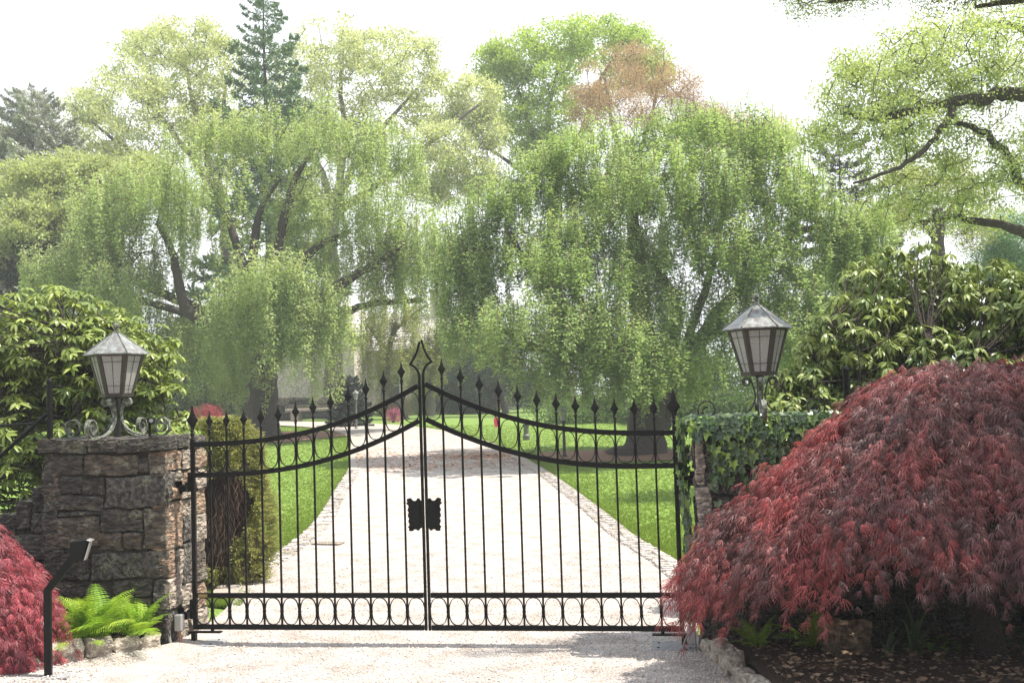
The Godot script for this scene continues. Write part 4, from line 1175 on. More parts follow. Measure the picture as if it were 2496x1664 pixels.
# ---------------------------------------------------------------- trees
# limbs: polylines of [x, y, z, radius]; pads: [x, y, z, rx, ry, drop] lobes of the crown
func tree(called: String, label: String, category: String, group: String, limbs: Array, pads: Array, o: Dictionary) -> Node3D:
	rng.seed = o.seed
	var base := Vector3(limbs[0][0][0], limbs[0][0][1], limbs[0][0][2])
	var t := thing(called, label, category, base, group)
	var pos := PackedVector3Array()
	var rad := PackedFloat32Array()
	var g := Geo.new()
	var wob: float = o.get("wobble", 0.12)
	var k := 0
	for limb in limbs:
		var pts := []
		var rr := []
		var m: int = limb.size()
		for i in m - 1:
			var a: Array = limb[i]
			var b: Array = limb[i + 1]
			var pa: Array = limb[maxi(i - 1, 0)]
			var pb: Array = limb[mini(i + 2, m - 1)]
			var steps := 5
			for s in steps + (1 if i == m - 2 else 0):
				var f := float(s) / steps
				var p := Vector3(a[0], a[1], a[2]).cubic_interpolate(Vector3(b[0], b[1], b[2]), Vector3(pa[0], pa[1], pa[2]), Vector3(pb[0], pb[1], pb[2]), f)
				var r := lerpf(a[3], b[3], f)
				if i > 0 or s > 1: p += ball_point() * wob * minf(0.5, r * 2.0)
				if k == 0 and i == 0: r *= 1.0 + o.get("flare", 0.5) * pow(1.0 - f, 3.0)
				pts.append(p - base)
				rr.append(r * R(0.93, 1.07))
				pos.append(p)
				rad.append(r)
		g.tube(pts, rr, 9 if k == 0 else 7)
		k += 1
	# targets in the pads, joined to the nearest wood
	var targets := []
	for p in pads:
		var n := int(ceil(o.per_m3 * pow(p[3] * p[3] * p[4], 0.85)))
		n = clampi(n, o.get("least", 5), o.get("most", 60))
		for i in n:
			var q := ball_point()
			var dr: float = p[5]
			if dr > 0: q.y = q.y * 0.75 + 0.2
			else: q = q.normalized() * pow(q.length(), 0.6)
			q *= o.get("loose", 1.0)
			targets.append([Vector3(p[0] + q.x * p[3], p[1] + q.y * p[4], p[2] + q.z * p[3] * o.get("deep", 0.9)), dr, p[3]])
	var fork := pos[mini(18, pos.size() - 1)]
	targets.sort_custom(func(a, b): return fork.distance_squared_to(a[0]) < fork.distance_squared_to(b[0]))
	for e in targets:
		var p: Vector3 = e[0]
		var best := 0
		var bd := 1e9
		for i in pos.size():
			if i < 6: continue
			var d := pos[i].distance_squared_to(p)
			if pos[i].y > p.y: d *= 1.0 + 0.6 * (pos[i].y - p.y)
			if d < bd:
				bd = d
				best = i
		var a := pos[best]
		var r0: float = minf(rad[best] * 0.7, 0.012 + 0.02 * sqrt(bd))
		r0 = maxf(r0, o.get("thin", 0.012))
		var r1: float = o.get("thin", 0.012) * 0.7
		var steps := 4 if bd > 1.0 else 3
		var pts := [a - base]
		var rr := [r0]
		var lift: float = sqrt(bd) * o.get("lift", 0.12)
		for s in range(1, steps + 1):
			var f := float(s) / steps
			var q := a.lerp(p, f) + Vector3.UP * lift * sin(PI * f) + ball_point() * sqrt(bd) * 0.06 * (1.0 if s < steps else 0.0)
			pts.append(q - base)
			rr.append(lerpf(r0, r1, f))
			pos.append(q)
			rad.append(lerpf(r0, r1, f))
		g.tube(pts, rr, 4, false)
	part("trunk", g.mesh(), o.bark, t)
	# leaves
	var where := []
	var tints := []
	var ca: Color = o.ca
	var cb: Color = o.cb
	for e in targets:
		var p: Vector3 = e[0] - base
		var ck := rng.randf()
		var dead: bool = o.has("bare") and e[0].distance_to(o.bare) < o.bare_r
		if o.get("weep", false):
			var n := int(o.lines * R(0.25, 1.75))
			for i in n:
				var off: Vector3 = ball_point() * o.spread
				off.y *= 0.8
				var hang: float = e[1] * (0.25 + 0.95 * rng.randf() * rng.randf())
				var y := 0.0
				var tilt := Basis(Vector3(R(-1, 1), 0, R(-1, 1)).normalized(), R(0.0, 0.22))
				while y < hang:
					var len_ := minf(R(0.8, 1.15), hang - y + 0.3)
					var bs := tilt * Basis(Vector3.UP, R(0, TAU))
					var wide: float = R(0.9, 1.3) * o.get("fat", 1.0)
					where.append(Transform3D(bs.scaled_local(Vector3(wide, len_, wide)), p + off + Vector3(0, -y, 0) + tilt * Vector3(0, -y, 0) * 0.0))
					var c := ca.lerp(cb, clampf(ck * 0.6 + rng.randf() * 0.4, 0, 1))
					if dead: c = Color(0.17, 0.15, 0.13)
					var l := R(0.85, 1.15)
					tints.append(Color(c.r * l, c.g * l, c.b * l))
					y += len_ * 0.85
		var n2: int = o.get("tufts", 0)
		for i in n2:
			var off: Vector3 = ball_point() * o.spread
			off.y *= 0.7
			var s: float = R(0.75, 1.25) * o.size
			var bs := Basis(Vector3.UP, R(0, TAU)) * Basis(Vector3.RIGHT, R(-0.5, 0.5))
			where.append(Transform3D(bs.scaled_local(Vector3.ONE * s), p + off))
			var c := ca.lerp(cb, clampf(ck * 0.6 + rng.randf() * 0.4, 0, 1))
			if dead: continue
			var l := R(0.85, 1.15)
			tints.append(Color(c.r * l, c.g * l, c.b * l))
		while where.size() > tints.size(): where.pop_back()
	many("crown", o.leaf, o.get("material", M.leaf), t, where, tints)
	return t

# bough of a spruce, one metre along +x, hanging a little
func bough_mesh(seed_: int, dense: int, needle: float, hang: float) -> ArrayMesh:
	rng.seed = seed_
	var g := Geo.new()
	g.colored = true
	var at := func(f: float) -> Vector3: return Vector3(f, -0.28 * hang * sin(f * 2.2) + 0.12 * f * f, 0)
	g.col = Color(0.5, 0.32, 0.3)
	var pts := []
	var rr := []
	for i in 6:
		pts.append(at.call(i / 5.0))
		rr.append(lerpf(0.014, 0.004, i / 5.0))
	g.tube(pts, rr, 4, false)
	for i in dense:
		var f := pow(rng.randf(), 0.8) * 0.9 + 0.1
		var p: Vector3 = at.call(f)
		var s := signf(R(-1, 1))
		var len_ := (1.05 - f) * 0.42 + 0.07
		var dir := Vector3(R(0.35, 0.8), R(-0.55, 0.05) * (0.4 + hang), s * R(0.5, 1.0)).normalized()
		var steps := 7
		for j in steps:
			var q := p + dir * len_ * (j + R(0, 1)) / steps
			for e in 2:
				var along := (dir * 0.8 + ball_point() * 0.9).normalized()
				g.col = tint(0.3)
				small_leaf(g, q, along, (Vector3.UP + ball_point() * 0.8).normalized(), needle * R(0.7, 1.3), needle * 0.3)
	return g.mesh()

func conifer(called: String, label: String, category: String, group: String, base: Vector3, height: float, radius: float, from: float, o: Dictionary) -> Node3D:
	rng.seed = o.seed
	var t := thing(called, label, category, base, group)
	var g := Geo.new()
	var pts := []
	var rr := []
	for i in 9:
		var f := i / 8.0
		pts.append(Vector3(R(-0.04, 0.04) * height * 0.05, height * f, R(-0.04, 0.04) * height * 0.05))
		rr.append(maxf(0.01, height * 0.013 * (1.0 - f) + 0.012))
	g.tube(pts, rr, 8)
	part("trunk", g.mesh(), o.get("bark", M.bark), t)
	var where := []
	var tints := []
	var y: float = from * height
	var step: float = o.step
	while y < height * 0.985:
		var f := (y - from * height) / (height * (1.0 - from))
		var n: int = o.whorl
		var a0 := R(0, TAU)
		for i in n:
			if rng.randf() < o.get("gap", 0.12): continue
			var len_ := radius * pow(1.0 - f, o.get("curve", 0.8)) * R(0.65, 1.15) + 0.25
			var a := a0 + TAU * i / n + R(-0.3, 0.3)
			var bs := Basis(Vector3.UP, a) * Basis(Vector3.BACK, lerpf(o.get("low", -0.15), o.get("high", 0.5), f) + R(-0.12, 0.12))
			where.append(Transform3D(bs.scaled_local(Vector3(len_, len_ * 0.9, len_ * R(0.8, 1.1))), Vector3(0, y + R(-0.2, 0.2) * step, 0)))
			tints.append(shade_col(o.ca, o.cb, 0.15))
		y += step * lerpf(1.0, 0.6, f)
	many("crown", o.leaf, M.needle, t, where, tints)
	return t

# ---------------------------------------------------------------- near shrubs
# put single pieces as parts for the nearest ones, the rest as one part
func pieces(parent: Node3D, called: String, variants: Array, white: Mesh, material: Material, where: Array, tints: Array, most := 300, rest := "foliage") -> void:
	var eye := Vector3(3.644, 1.729, 7.506) - parent.position
	var order := range(where.size())
	var keys := PackedFloat32Array()
	for w in where: keys.append(w.origin.distance_squared_to(eye))
	order.sort_custom(func(a, b): return keys[a] < keys[b])
	var ow := []
	var ot := []
	for i in order.size():
		var j: int = order[i]
		if i < most:
			# the variant whose colour is closest to the wanted tint
			part(called, variants[j % variants.size()], material, parent, where[j])
		else:
			ow.append(where[j])
			ot.append(tints[j])
	if ow.size() > 0: many(rest, white, material, parent, ow, ot)

# deeply cut maple leaf: seven narrow toothed lobes, hanging; its stalk end at the origin, main lobe along +x
func lace_leaf(seed_: int, c: Color) -> ArrayMesh:
	rng.seed = seed_
	var g := Geo.new()
	g.colored = true
	var L := [0.55, 0.8, 0.95, 1.0, 0.95, 0.8, 0.55]
	for i in 7:
		var a := (i - 3) * 0.27 + R(-0.09, 0.09)
		var len_: float = L[i] * R(0.9, 1.1)
		var d := Vector3(cos(a), 0, sin(a))
		var s := Vector3(-sin(a), 0, cos(a))
		var prev := Vector3.ZERO
		var pw := 0.012
		var segs := 4
		for k in segs:
			var f := float(k + 1) / segs
			var p := d * len_ * f + Vector3(0, -0.55 * len_ * f * f + R(-0.03, 0.03), 0)
			var w: float = [0.015, 0.020, 0.014, 0.0][k]
			g.col = Color(c.r, c.g, c.b) * R(0.85, 1.15)
			if k < segs - 1:
				g.tri(prev - s * pw, prev + s * pw, p + s * w)
				g.tri(prev - s * pw, p + s * w, p - s * w)
				# teeth
				for e in [-1.0, 1.0]:
					g.tri(p + s * w * e, p + s * e * (w + 0.030) + d * 0.13 + Vector3(0, -0.09, 0), p + s * w * e * 0.3 + d * 0.05)
			else:
				g.tri(prev - s * pw, prev + s * pw, p)
			prev = p
			pw = w
	return g.mesh()

func lace_maple(label: String, base: Vector3, o: Dictionary) -> void:
	rng.seed = o.seed
	var t := thing("laceleaf_maple", label, "maple", base, "red laceleaf maples")
	var f := FastNoiseLite.new()
	f.seed = o.seed
	f.frequency = 1.0
	# trunk and twisting limbs
	var g := Geo.new()
	var H: float = o.top
	g.tube([Vector3(0, -0.1, 0), Vector3(0.01, 0.1, 0), Vector3(-0.02, 0.26, 0.01), Vector3(-0.01, 0.42, 0)], [o.trunk * 1.35, o.trunk, o.trunk * 0.92, o.trunk * 0.95], 10)
	for i in 11:
		var a := TAU * i / 11.0 + R(-0.2, 0.2)
		var reach: float = o.rx * R(0.5, 0.85)
		var rz: float = o.rz / o.rx
		var pts := []
		var rr := []
		var up := H * R(0.55, 0.85)
		for k in 7:
			var q := k / 6.0
			var p := Vector3(cos(a + sin(q * 5.0 + i) * 0.25) * reach * q, 0.36 + (up - 0.36) * sin(q * 1.9) , sin(a + sin(q * 5.0 + i) * 0.25) * reach * q * rz)
			p += ball_point() * 0.035
			pts.append(p)
			rr.append(lerpf(o.trunk * 0.6, 0.008, pow(q, 0.7)))
		g.tube(pts, rr, 6)
	# sprays
	var where := []
	var tints := []
	var n: int = o.sprays
	for i in n:
		var a := R(0, TAU)
		if o.has("arc"): a = R(o.arc[0], o.arc[1])
		var rho := pow(rng.randf(), 0.55)
		var wave := 1.0 + 0.16 * f.get_noise_2d(cos(a) * 2.2, sin(a) * 2.2)
		var dirh := Vector3(cos(a), 0, sin(a))
		var edge := lerpf(o.edge, o.edge_front, clampf(sin(a) * 0.7 + 0.3 + maxf(cos(a), 0.0) * 0.5, 0, 1))
		# height of the layered dome
		# in shelves that overlap like shingles
		var tiers: float = o.get("tiers", 6.0)
		var st := rho * tiers + 0.9 * f.get_noise_2d(cos(a) * 1.7 + 20.0, sin(a) * 1.7) + 0.35 * f.get_noise_2d(cos(a) * 6.0, sin(a) * 6.0)
		var shelf := clampf((floorf(st) + 0.35 * (st - floorf(st))) / tiers, 0.0, 1.0)
		var fall := maxf(0.0, (lerpf(rho, shelf, 0.9) - o.get("flat", 0.1)) / (1.0 - o.get("flat", 0.1)))
		var y := edge + (H - edge) * maxf(0.0, 1.0 - pow(fall, o.get("round", 1.7)))
		y *= 1.0 + 0.07 * f.get_noise_2d(cos(a) * rho * 5.0 + 7.0, sin(a) * rho * 5.0)
		y -= R(0.0, 1.0) * R(0.0, 1.0) * 0.32
		if y < 0.1: y = R(0.08, 0.2)
		var p := Vector3(dirh.x * o.rx * rho * wave, y, dirh.z * o.rz * rho * wave)
		var world := p + base
		if o.has("keep_out") and o.keep_out.has_point(world): continue
		# spray axis: outwards and down along the dome
		var slope := clampf(0.15 + rho * 1.0, 0.1, 1.4)
		var ax := (dirh + Vector3(0, -slope, 0) + ball_point() * 0.3).normalized()
		var len_ := R(0.16, 0.34)
		var twig := []
		for k in 4: twig.append(p + ax * len_ * (k / 3.0) + Vector3(0, -0.10 * pow(k / 3.0, 2.0) * len_ / 0.3, 0))
		g.tube(twig, [0.0028, 0.0022, 0.0018, 0.001], 3, false)
		var ck := clampf(f.get_noise_3d(world.x * 1.3, world.y * 1.3 + 3.0, world.z * 1.3) * 1.5 + o.get("bias", 0.5) + o.get("lean", 0.0) * cos(a) * rho, 0.0, 1.0)
		var leaves: int = o.leaves
		for j in leaves:
			var q := (j + R(0, 1)) / leaves
			var lp: Vector3 = twig[int(q * 2.999)].lerp(twig[int(q * 2.999) + 1], fmod(q * 2.999, 1.0))
			var yaw := atan2(-ax.z, ax.x) + R(-1.3, 1.3)
			var bs := Basis(Vector3.UP, yaw) * Basis(Vector3.BACK, -R(-0.1, 0.8) - 0.15 * slope) * Basis(Vector3.RIGHT, R(-0.8, 0.8))
			var s := R(0.05, 0.088)
			where.append(Transform3D(bs.scaled_local(Vector3.ONE * s), lp + ball_point() * 0.03))
			var c: Color = o.ca.lerp(o.cb, clampf(ck * 0.75 + rng.randf() * 0.35, 0, 1))
			tints.append(c * R(0.65, 1.4))
	part("trunk", g.mesh(), M.bark_dark, t)
	var variants := []
	for i in 6: variants.append(lace_leaf(60 + i, o.ca.lerp(o.cb, i / 5.0)))
	pieces(t, "leaf", variants, lace_leaf(70, Color(1, 1, 1)), M.red_leaf, where, tints)

# long oval leaf of a rhododendron, base at the origin, along +x
func rhodo_leaf_into(g: Geo, at: Transform3D, len_: float, wid: float, droop: float) -> void:
	var row := []
	for k in 5:
		var f := k / 4.0
		var w: float = [0.10, 0.78, 1.0, 0.72, 0.0][k] * wid / 2
		var y := -droop * len_ * f * f
		row.append([at * Vector3(len_ * f, y + w * 0.25, w), at * Vector3(len_ * f, y, 0), at * Vector3(len_ * f, y + w * 0.25, -w)])
	for k in 4:
		var a: Array = row[k]
		var b: Array = row[k + 1]
		if k < 3:
			g.quad(a[0], b[0], b[1], a[1])
			g.quad(a[1], b[1], b[2], a[2])
		else:
			g.tri(a[0], b[1], a[1])
			g.tri(a[1], b[1], a[2])

func whorl_mesh(seed_: int) -> ArrayMesh:
	rng.seed = seed_
	var g := Geo.new()
	g.colored = true
	for x in whorl_leaves():
		g.col = tint(0.22)
		rhodo_leaf_into(g, x[0], x[1], x[2], x[3])
	g.col = Color(2.2, 1.6, 1.2)
	g.tube([Vector3(0, -0.01, 0), Vector3(0, 0.012, 0), Vector3(0, 0.03, 0)], [0.005, 0.007, 0.001], 5)
	return g.mesh()

func whorl_leaves() -> Array:
	var out := []
	var n := rng.randi_range(8, 11)
	for i in n:
		var a := TAU * i / n + R(-0.25, 0.25)
		var b := Basis(Vector3.UP, a) * Basis(Vector3.BACK, R(-0.55, 0.25)) * Basis(Vector3.RIGHT, R(-0.4, 0.4))
		out.append([Transform3D(b, b * Vector3(0.008, 0, 0)), R(0.06, 0.10), R(0.023, 0.036), R(0.1, 0.7)])
	return out

func rhododendron(label: String, base: Vector3, pads: Array, o: Dictionary) -> void:
	rng.seed = o.seed
	var t := thing("rhododendron", label, "rhododendron", base, "rhododendrons behind the piers")
	var g := Geo.new()
	var stems := []
	for i in 7:
		var a := R(0, TAU)
		var p0 := Vector3(R(-0.3, 0.3), -0.1, R(-0.25, 0.25))
		var pts := []
		var rr := []
		var lean := Vector3(cos(a) * R(0.2, 0.9), R(1.3, 2.1), sin(a) * R(0.1, 0.6))
		for k in 6:
			var f := k / 5.0
			pts.append(p0 + lean * f + ball_point() * 0.06)
			rr.append(lerpf(0.035, 0.012, f))
			stems.append(pts[k])
		g.tube(pts, rr, 6)
	var spots := []
	for p in pads:
		var n: int = int(p[6] * 2.8)
		for i in n:
			var q := ball_point().normalized() * pow(rng.randf(), 0.28)
			if q.y < -0.35: q.y *= 0.6
			spots.append([Vector3(p[0] + q.x * p[3], p[1] + q.y * p[4], p[2] + q.z * p[5]) - base, q])
	var where := []
	var tints := []
	var singles := []
	var eye := Vector3(3.644, 1.729, 7.506) - base
	spots.sort_custom(func(a, b): return a[0].distance_squared_to(eye) < b[0].distance_squared_to(eye))
	var parts_left := 300
	var variants := []
	for i in 5:
		var gg := Geo.new()
		gg.colored = true
		gg.col = o.ca.lerp(o.cb, i / 4.0)
		rhodo_leaf_into(gg, Transform3D(), 1.0, 0.36, 0.3)
		variants.append(gg.mesh())
	for e in spots:
		var p: Vector3 = e[0]
		if p.y + base.y < 0.15: continue
		var best: Vector3 = stems[0]
		for s in stems:
			if s.distance_squared_to(p) < best.distance_squared_to(p): best = s
		if rng.randf() < 0.28:
			g.tube([best, best.lerp(p, 0.5) + ball_point() * 0.08 - Vector3(0, 0.05, 0), p], [0.008, 0.006, 0.004], 4, false)
			if stems.size() < 160: stems.append(best.lerp(p, 0.6))
		var up: Vector3 = (Vector3.UP * 1.2 + e[1] * 0.8 + ball_point() * 0.35).normalized()
		var side := up.cross(Vector3(0.3, 0.1, 1)).normalized()
		var bs := Basis(side, up, side.cross(up)) * Basis(Vector3.UP, R(0, TAU))
		var at := Transform3D(bs, p)
		if parts_left > 8 and rng.randf() < 0.55:
			for x in whorl_leaves():
				var b: Basis = (x[0] as Transform3D).basis
				part("leaf", variants[rng.randi() % 5], M.gloss_leaf, t, at * Transform3D(b.scaled_local(Vector3.ONE * x[1]), x[0].origin))
				parts_left -= 1
		else:
			where.append(Transform3D(bs.scaled_local(Vector3.ONE * R(0.85, 1.15)), p))
			tints.append(shade_col(o.ca, o.cb, 0.18))
	part("stems", g.mesh(), M.bark_dark, t)
	many("foliage", whorl_mesh(o.seed + 1), M.gloss_leaf, t, where, tints)

# fern frond along +x, arching; one metre long
func frond_mesh(seed_: int, c: Color) -> ArrayMesh:
	rng.seed = seed_
	var g := Geo.new()
	g.colored = true
	var curve := func(f: float) -> Vector3: return Vector3(f * 0.82, 0.62 * f - 0.52 * f * f, 0.03 * sin(f * 5.0))
	var pts := []
	var rr := []
	for i in 9:
		pts.append(curve.call(i / 8.0))
		rr.append(lerpf(0.008, 0.002, i / 8.0))
	g.col = c * 0.9
	g.tube(pts, rr, 3, false)
	var n := 22
	for i in n:
		var f := 0.12 + 0.86 * i / n
		var p: Vector3 = curve.call(f)
		var q: Vector3 = curve.call(minf(1.0, f + 0.03))
		var d := (q - p).normalized()
		var len_ := 0.17 * pow(sin(PI * clampf(0.18 + f * 0.80, 0, 1)), 0.8) + 0.012
		for s in [-1.0, 1.0]:
			var out := (d * 0.38 + Vector3(0, R(-0.12, 0.1), s)).normalized()
			var w := len_ * 0.05 + 0.0015
			var prev := p
			var pw := w
			g.col = c * R(0.85, 1.15)
			for k in 3:
				var e := (k + 1) / 3.0
				var m := p + out * len_ * e + Vector3(0, -0.22 * len_ * e * e, 0)
				var mw := w * (1.0 - e)
				g.tri(prev - d * pw, prev + d * pw, m + d * mw)
				if k < 2: g.tri(prev - d * pw, m + d * mw, m - d * mw)
				# lobes of the pinna
				g.tri(prev + d * pw, prev + d * (pw + w * 0.6) + out * len_ * 0.12, m + d * mw)
				g.tri(prev - d * pw, m - d * mw, prev - d * (pw + w * 0.6) + out * len_ * 0.12)
				prev = m
				pw = mw
	return g.mesh()

func fern(label: String, at: Vector3, size: float, count: int, variants: Array, seed_: int, material: Material) -> void:
	rng.seed = seed_
	var t := thing("fern", label, "fern", at, "ferns by the gate piers")
	for i in count:
		var a := TAU * i / count + R(-0.35, 0.35)
		var b := Basis(Vector3.UP, a) * Basis(Vector3.BACK, R(0.0, 0.95)) * Basis(Vector3.RIGHT, R(-0.3, 0.3))
		part("frond", variants[i % variants.size()], material, t, Transform3D(b.scaled_local(Vector3.ONE * size * R(0.7, 1.15)), Vector3(cos(a), 0, -sin(a)) * 0.015))

# five-pointed ivy leaf, in the xy plane, stalk at the origin, tip down
func ivy_leaf(seed_: int, c: Color) -> ArrayMesh:
	rng.seed = seed_
	var g := Geo.new()
	g.colored = true
	var p := [[0.0, 0.0], [0.28, 0.16], [0.5, 0.05], [0.36, -0.18], [0.52, -0.42], [0.22, -0.48], [0.0, -1.0], [-0.22, -0.48], [-0.52, -0.42], [-0.36, -0.18], [-0.5, 0.05], [-0.28, 0.16]]
	var mid := Vector3(0, -0.25, -0.06)
	for i in p.size():
		var a := Vector3(p[i][0], p[i][1], 0.05 * absf(p[i][0]) * 4.0 + (-0.1 if i == 6 else 0.0))
		var j := (i + 1) % p.size()
		var b := Vector3(p[j][0], p[j][1], 0.05 * absf(p[j][0]) * 4.0 + (-0.1 if j == 6 else 0.0))
		g.col = c * (1.0 if i % 2 == 0 else 0.93)
		g.tri(mid, b, a)
	return g.mesh()

func ivy_on(pier: Node3D) -> void:
	rng.seed = 4242
	var t := thing("ivy", "dark green ivy creeping over the top of the shaded pier", "ivy", pier.position + Vector3(0, 1.4, 0))
	var where := []
	var tints := []
	var W := 0.975
	var D := 0.63
	var dark := Color(0.022, 0.05, 0.018)
	var mid := Color(0.05, 0.11, 0.03)
	var lime := Color(0.22, 0.34, 0.05)
	var g := Geo.new()
	var f := FastNoiseLite.new()
	f.seed = 9
	f.frequency = 3.0
	var put := func(p: Vector3, nrm: Vector3, young: float) -> void:
		var down := (Vector3.DOWN + ball_point() * 0.55)
		down = (down - nrm * down.dot(nrm)).normalized()
		if nrm.y > 0.8: down = (Vector3(R(-1, 1), 0.0, R(-0.2, 1.0)) + Vector3.DOWN * 0.2).normalized()
		var n2 := (nrm + ball_point() * 0.45).normalized()
		var x := (-down).cross(n2).normalized()
		var z := x.cross(-down).normalized()
		var s := R(0.042, 0.08)
		where.append(Transform3D(Basis(x, -down, z).scaled_local(Vector3.ONE * s), p + nrm * R(0.012, 0.05)))
		var c := dark.lerp(mid, rng.randf())
		if rng.randf() < 0.12: c = Color(0.13, 0.18, 0.10)
		if rng.randf() < young: c = mid.lerp(lime, R(0.3, 1.0))
		tints.append(c)
	for i in 430:      # top
		var p := Vector3(R(-W / 2 - 0.03, W / 2 + 0.03), 0.102 + R(0, 0.012), R(-D / 2 - 0.02, D / 2 + 0.03))
		put.call(p, Vector3(0, 1, 0.25).normalized(), 0.35)
	for i in 760:      # front edge of the cap and down the face
		var x := R(-W / 2, W / 2 + 0.02)
		var dp := pow(rng.randf(), 1.6)
		var reach := 0.24 + 0.25 * (f.get_noise_1d(x * 1.0) + 0.3) + 0.16 * (x + 0.3)
		if x < -0.36 and dp * reach > 0.12: continue
		var y := 0.13 - dp * reach
		var z := D / 2 + (0.035 if y > 0.0 else 0.015)
		put.call(Vector3(x, y, z), Vector3(0, 0.35, 1).normalized() if y > 0.0 else Vector3(0, 0.1, 1).normalized(), 0.18 if y > 0.02 else 0.04)
	for i in 170:      # sparse on the shaded face
		var p := Vector3(R(-W / 2 + 0.1, W / 2), R(-0.75, -0.02), D / 2 + 0.02)
		put.call(p, Vector3(0, 0.1, 1).normalized(), 0.03)
	for i in 420:      # thick down the corner towards the gate
		var y := 0.13 - 1.35 * pow(rng.randf(), 1.15)
		var p := Vector3(-W / 2 - 0.02 - R(0, 0.06) * (1.0 if y > -0.5 else 0.4), y, R(-D / 2, D / 2 - 0.10))
		put.call(p, Vector3(-1, 0.2, 0.5).normalized(), 0.5 if y > -0.25 else 0.25)
	# runners
	for i in 9:
		var pts := []
		var rr := []
		var x := R(-W / 2 + 0.05, W / 2)
		for k in 7:
			pts.append(Vector3(x + 0.04 * sin(k * 1.7 + i), 0.12 - k * 0.05, D / 2 + 0.026 + 0.006 * sin(k * 2.0)))
			rr.append(0.003)
		g.tube(pts, rr, 4, false)
	part("runner", g.mesh(), M.twig, t)
	var variants := []
	for i in 6: variants.append(ivy_leaf(80 + i, dark.lerp(mid, i / 3.0) if i < 4 else mid.lerp(lime, (i - 3) / 2.0)))
	pieces(t, "leaf", variants, ivy_leaf(90, Color(1, 1, 1)), M.ivy, where, tints)

# dwarf spruce with a brown bare side
func twig_tuft(seed_: int, count: int, len_: float) -> ArrayMesh:
	rng.seed = seed_
	var g := Geo.new()
	g.colored = true
	for b in 7:
		var dir := (Vector3(1, 0, 0) + ball_point() * 0.75).normalized()
		var L := R(0.5, 1.0)
		for i in count:
			var f := (i + R(0, 1)) / count
			var p := dir * L * f
			var along := (dir * 0.9 + ball_point()).normalized()
			g.col = tint(0.2) if f < 0.75 else Color(2.6, 1.9, 1.5) * R(0.8, 1.2)
			small_leaf(g, p, along, (Vector3.UP + ball_point()).normalized(), len_ * R(0.8, 1.3), len_ * 0.22)
	return g.mesh()

func bald_spruce() -> void:
	rng.seed = 515
	var base := on(-0.93, -2.55)
	var t := thing("dwarf_spruce", "dwarf spruce with yellow-tipped needles and a bare brown front", "spruce", base)
	var g := Geo.new()
	g.tube([Vector3(0, -0.05, 0), Vector3(0.02, 0.5, 0), Vector3(0, 1.1, 0), Vector3(0.02, 1.5, 0)], [0.05, 0.045, 0.03, 0.012], 8)
	# bare brown twigs on the near side
	var bare := Geo.new()
	for i in 2700:
		var a := R(-0.4, PI + 0.3)
		var y := R(0.10, 1.22)
		var r := 0.40 * R(0.45, 1.0)
		var p0 := Vector3(cos(a) * r * 0.35, y + 0.14, sin(a) * r * 0.35)
		var p1 := Vector3(cos(a + R(-0.2, 0.2)) * r, y - R(0.0, 0.16), sin(a) * r)
		var p2 := p1 + Vector3(R(-0.06, 0.06), -R(0.02, 0.14), R(-0.03, 0.05))
		bare.tube([p0, p1, p2], [0.004, 0.003, 0.0012], 3, false)
	part("trunk", g.mesh(), M.bark_dark, t)
	part("bare_twigs", bare.mesh(), M.dead_twig, t)
	var where := []
	var tints := []
	for i in 4200:
		var a := R(0, TAU)
		var y := pow(rng.randf(), 0.85) * 1.56 + 0.03
		var prof := 0.42 * (0.78 + 0.22 * sin(y * 2.1 + 0.5)) * (1.0 if y < 1.25 else sqrt(maxf(0.0, 1.0 - pow((y - 1.25) / 0.42, 2.0))))
		prof *= 1.0 + 0.14 * sin(a * 5.0 + y * 7.0) + 0.10 * sin(a * 11.0 - y * 13.0)
		var p := Vector3(cos(a) * prof, y, sin(a) * prof * 0.9)
		# open brown patch facing the street
		var mid := (a - 1.75) if a < 4.9 else (a - TAU - 1.75)
		if absf(mid) < 0.95 - 0.25 * sin(y * 6.0) and y > 0.16 + R(0, 0.06) and y < 1.13 + R(-0.1, 0.1): continue
		var out := Vector3(cos(a), R(-0.2, 0.5), sin(a)).normalized()
		var side := out.cross(Vector3.UP).normalized()
		var bs := Basis(out, side.cross(out).normalized(), side)
		where.append(Transform3D(bs.scaled_local(Vector3.ONE * R(0.08, 0.15)), p - out * 0.05))
		var low := 0.4 if y < 0.5 else 1.0
		tints.append(shade_col(Color(0.19, 0.215, 0.065), Color(0.36, 0.36, 0.13), 0.2))
	many("foliage", twig_tuft(516, 9, 0.22), M.needle, t, where, tints)

# strap leaves (daffodil or lily) and small leafy ground plants
func strap_plant(label: String, at: Vector3, n: int, h: float, seed_: int, c: Color) -> void:
	rng.seed = seed_
	var t := thing("strap_leaf_plant", label, "plant", at, "plants under the red maple")
	for i in n:
		var g := Geo.new()
		g.colored = true
		g.col = c * R(0.8, 1.25)
		var a := R(0, TAU)
		var d := Vector3(cos(a), 0, sin(a))
		var s := Vector3(-sin(a), 0, cos(a))
		var L := h * R(0.7, 1.2)
		var bend := R(0.2, 0.9)
		var prev := []
		for k in 6:
			var f := k / 5.0
			var p := d * L * bend * f * f * 0.8 + Vector3.UP * L * (f - 0.35 * bend * f * f * f)
			var w: float = 0.009 * [0.9, 1.0, 1.0, 0.9, 0.6, 0.05][k]
			var cur := [p - s * w, p + Vector3(0, -0.002, 0), p + s * w]
			if k > 0:
				g.quad(prev[0], prev[1], cur[1], cur[0])
				g.quad(prev[1], prev[2], cur[2], cur[1])
			prev = cur
		part("leaf", g.mesh(), M.fern, t, Transform3D(Basis(), Vector3(R(-0.03, 0.03), -0.01, R(-0.03, 0.03))))

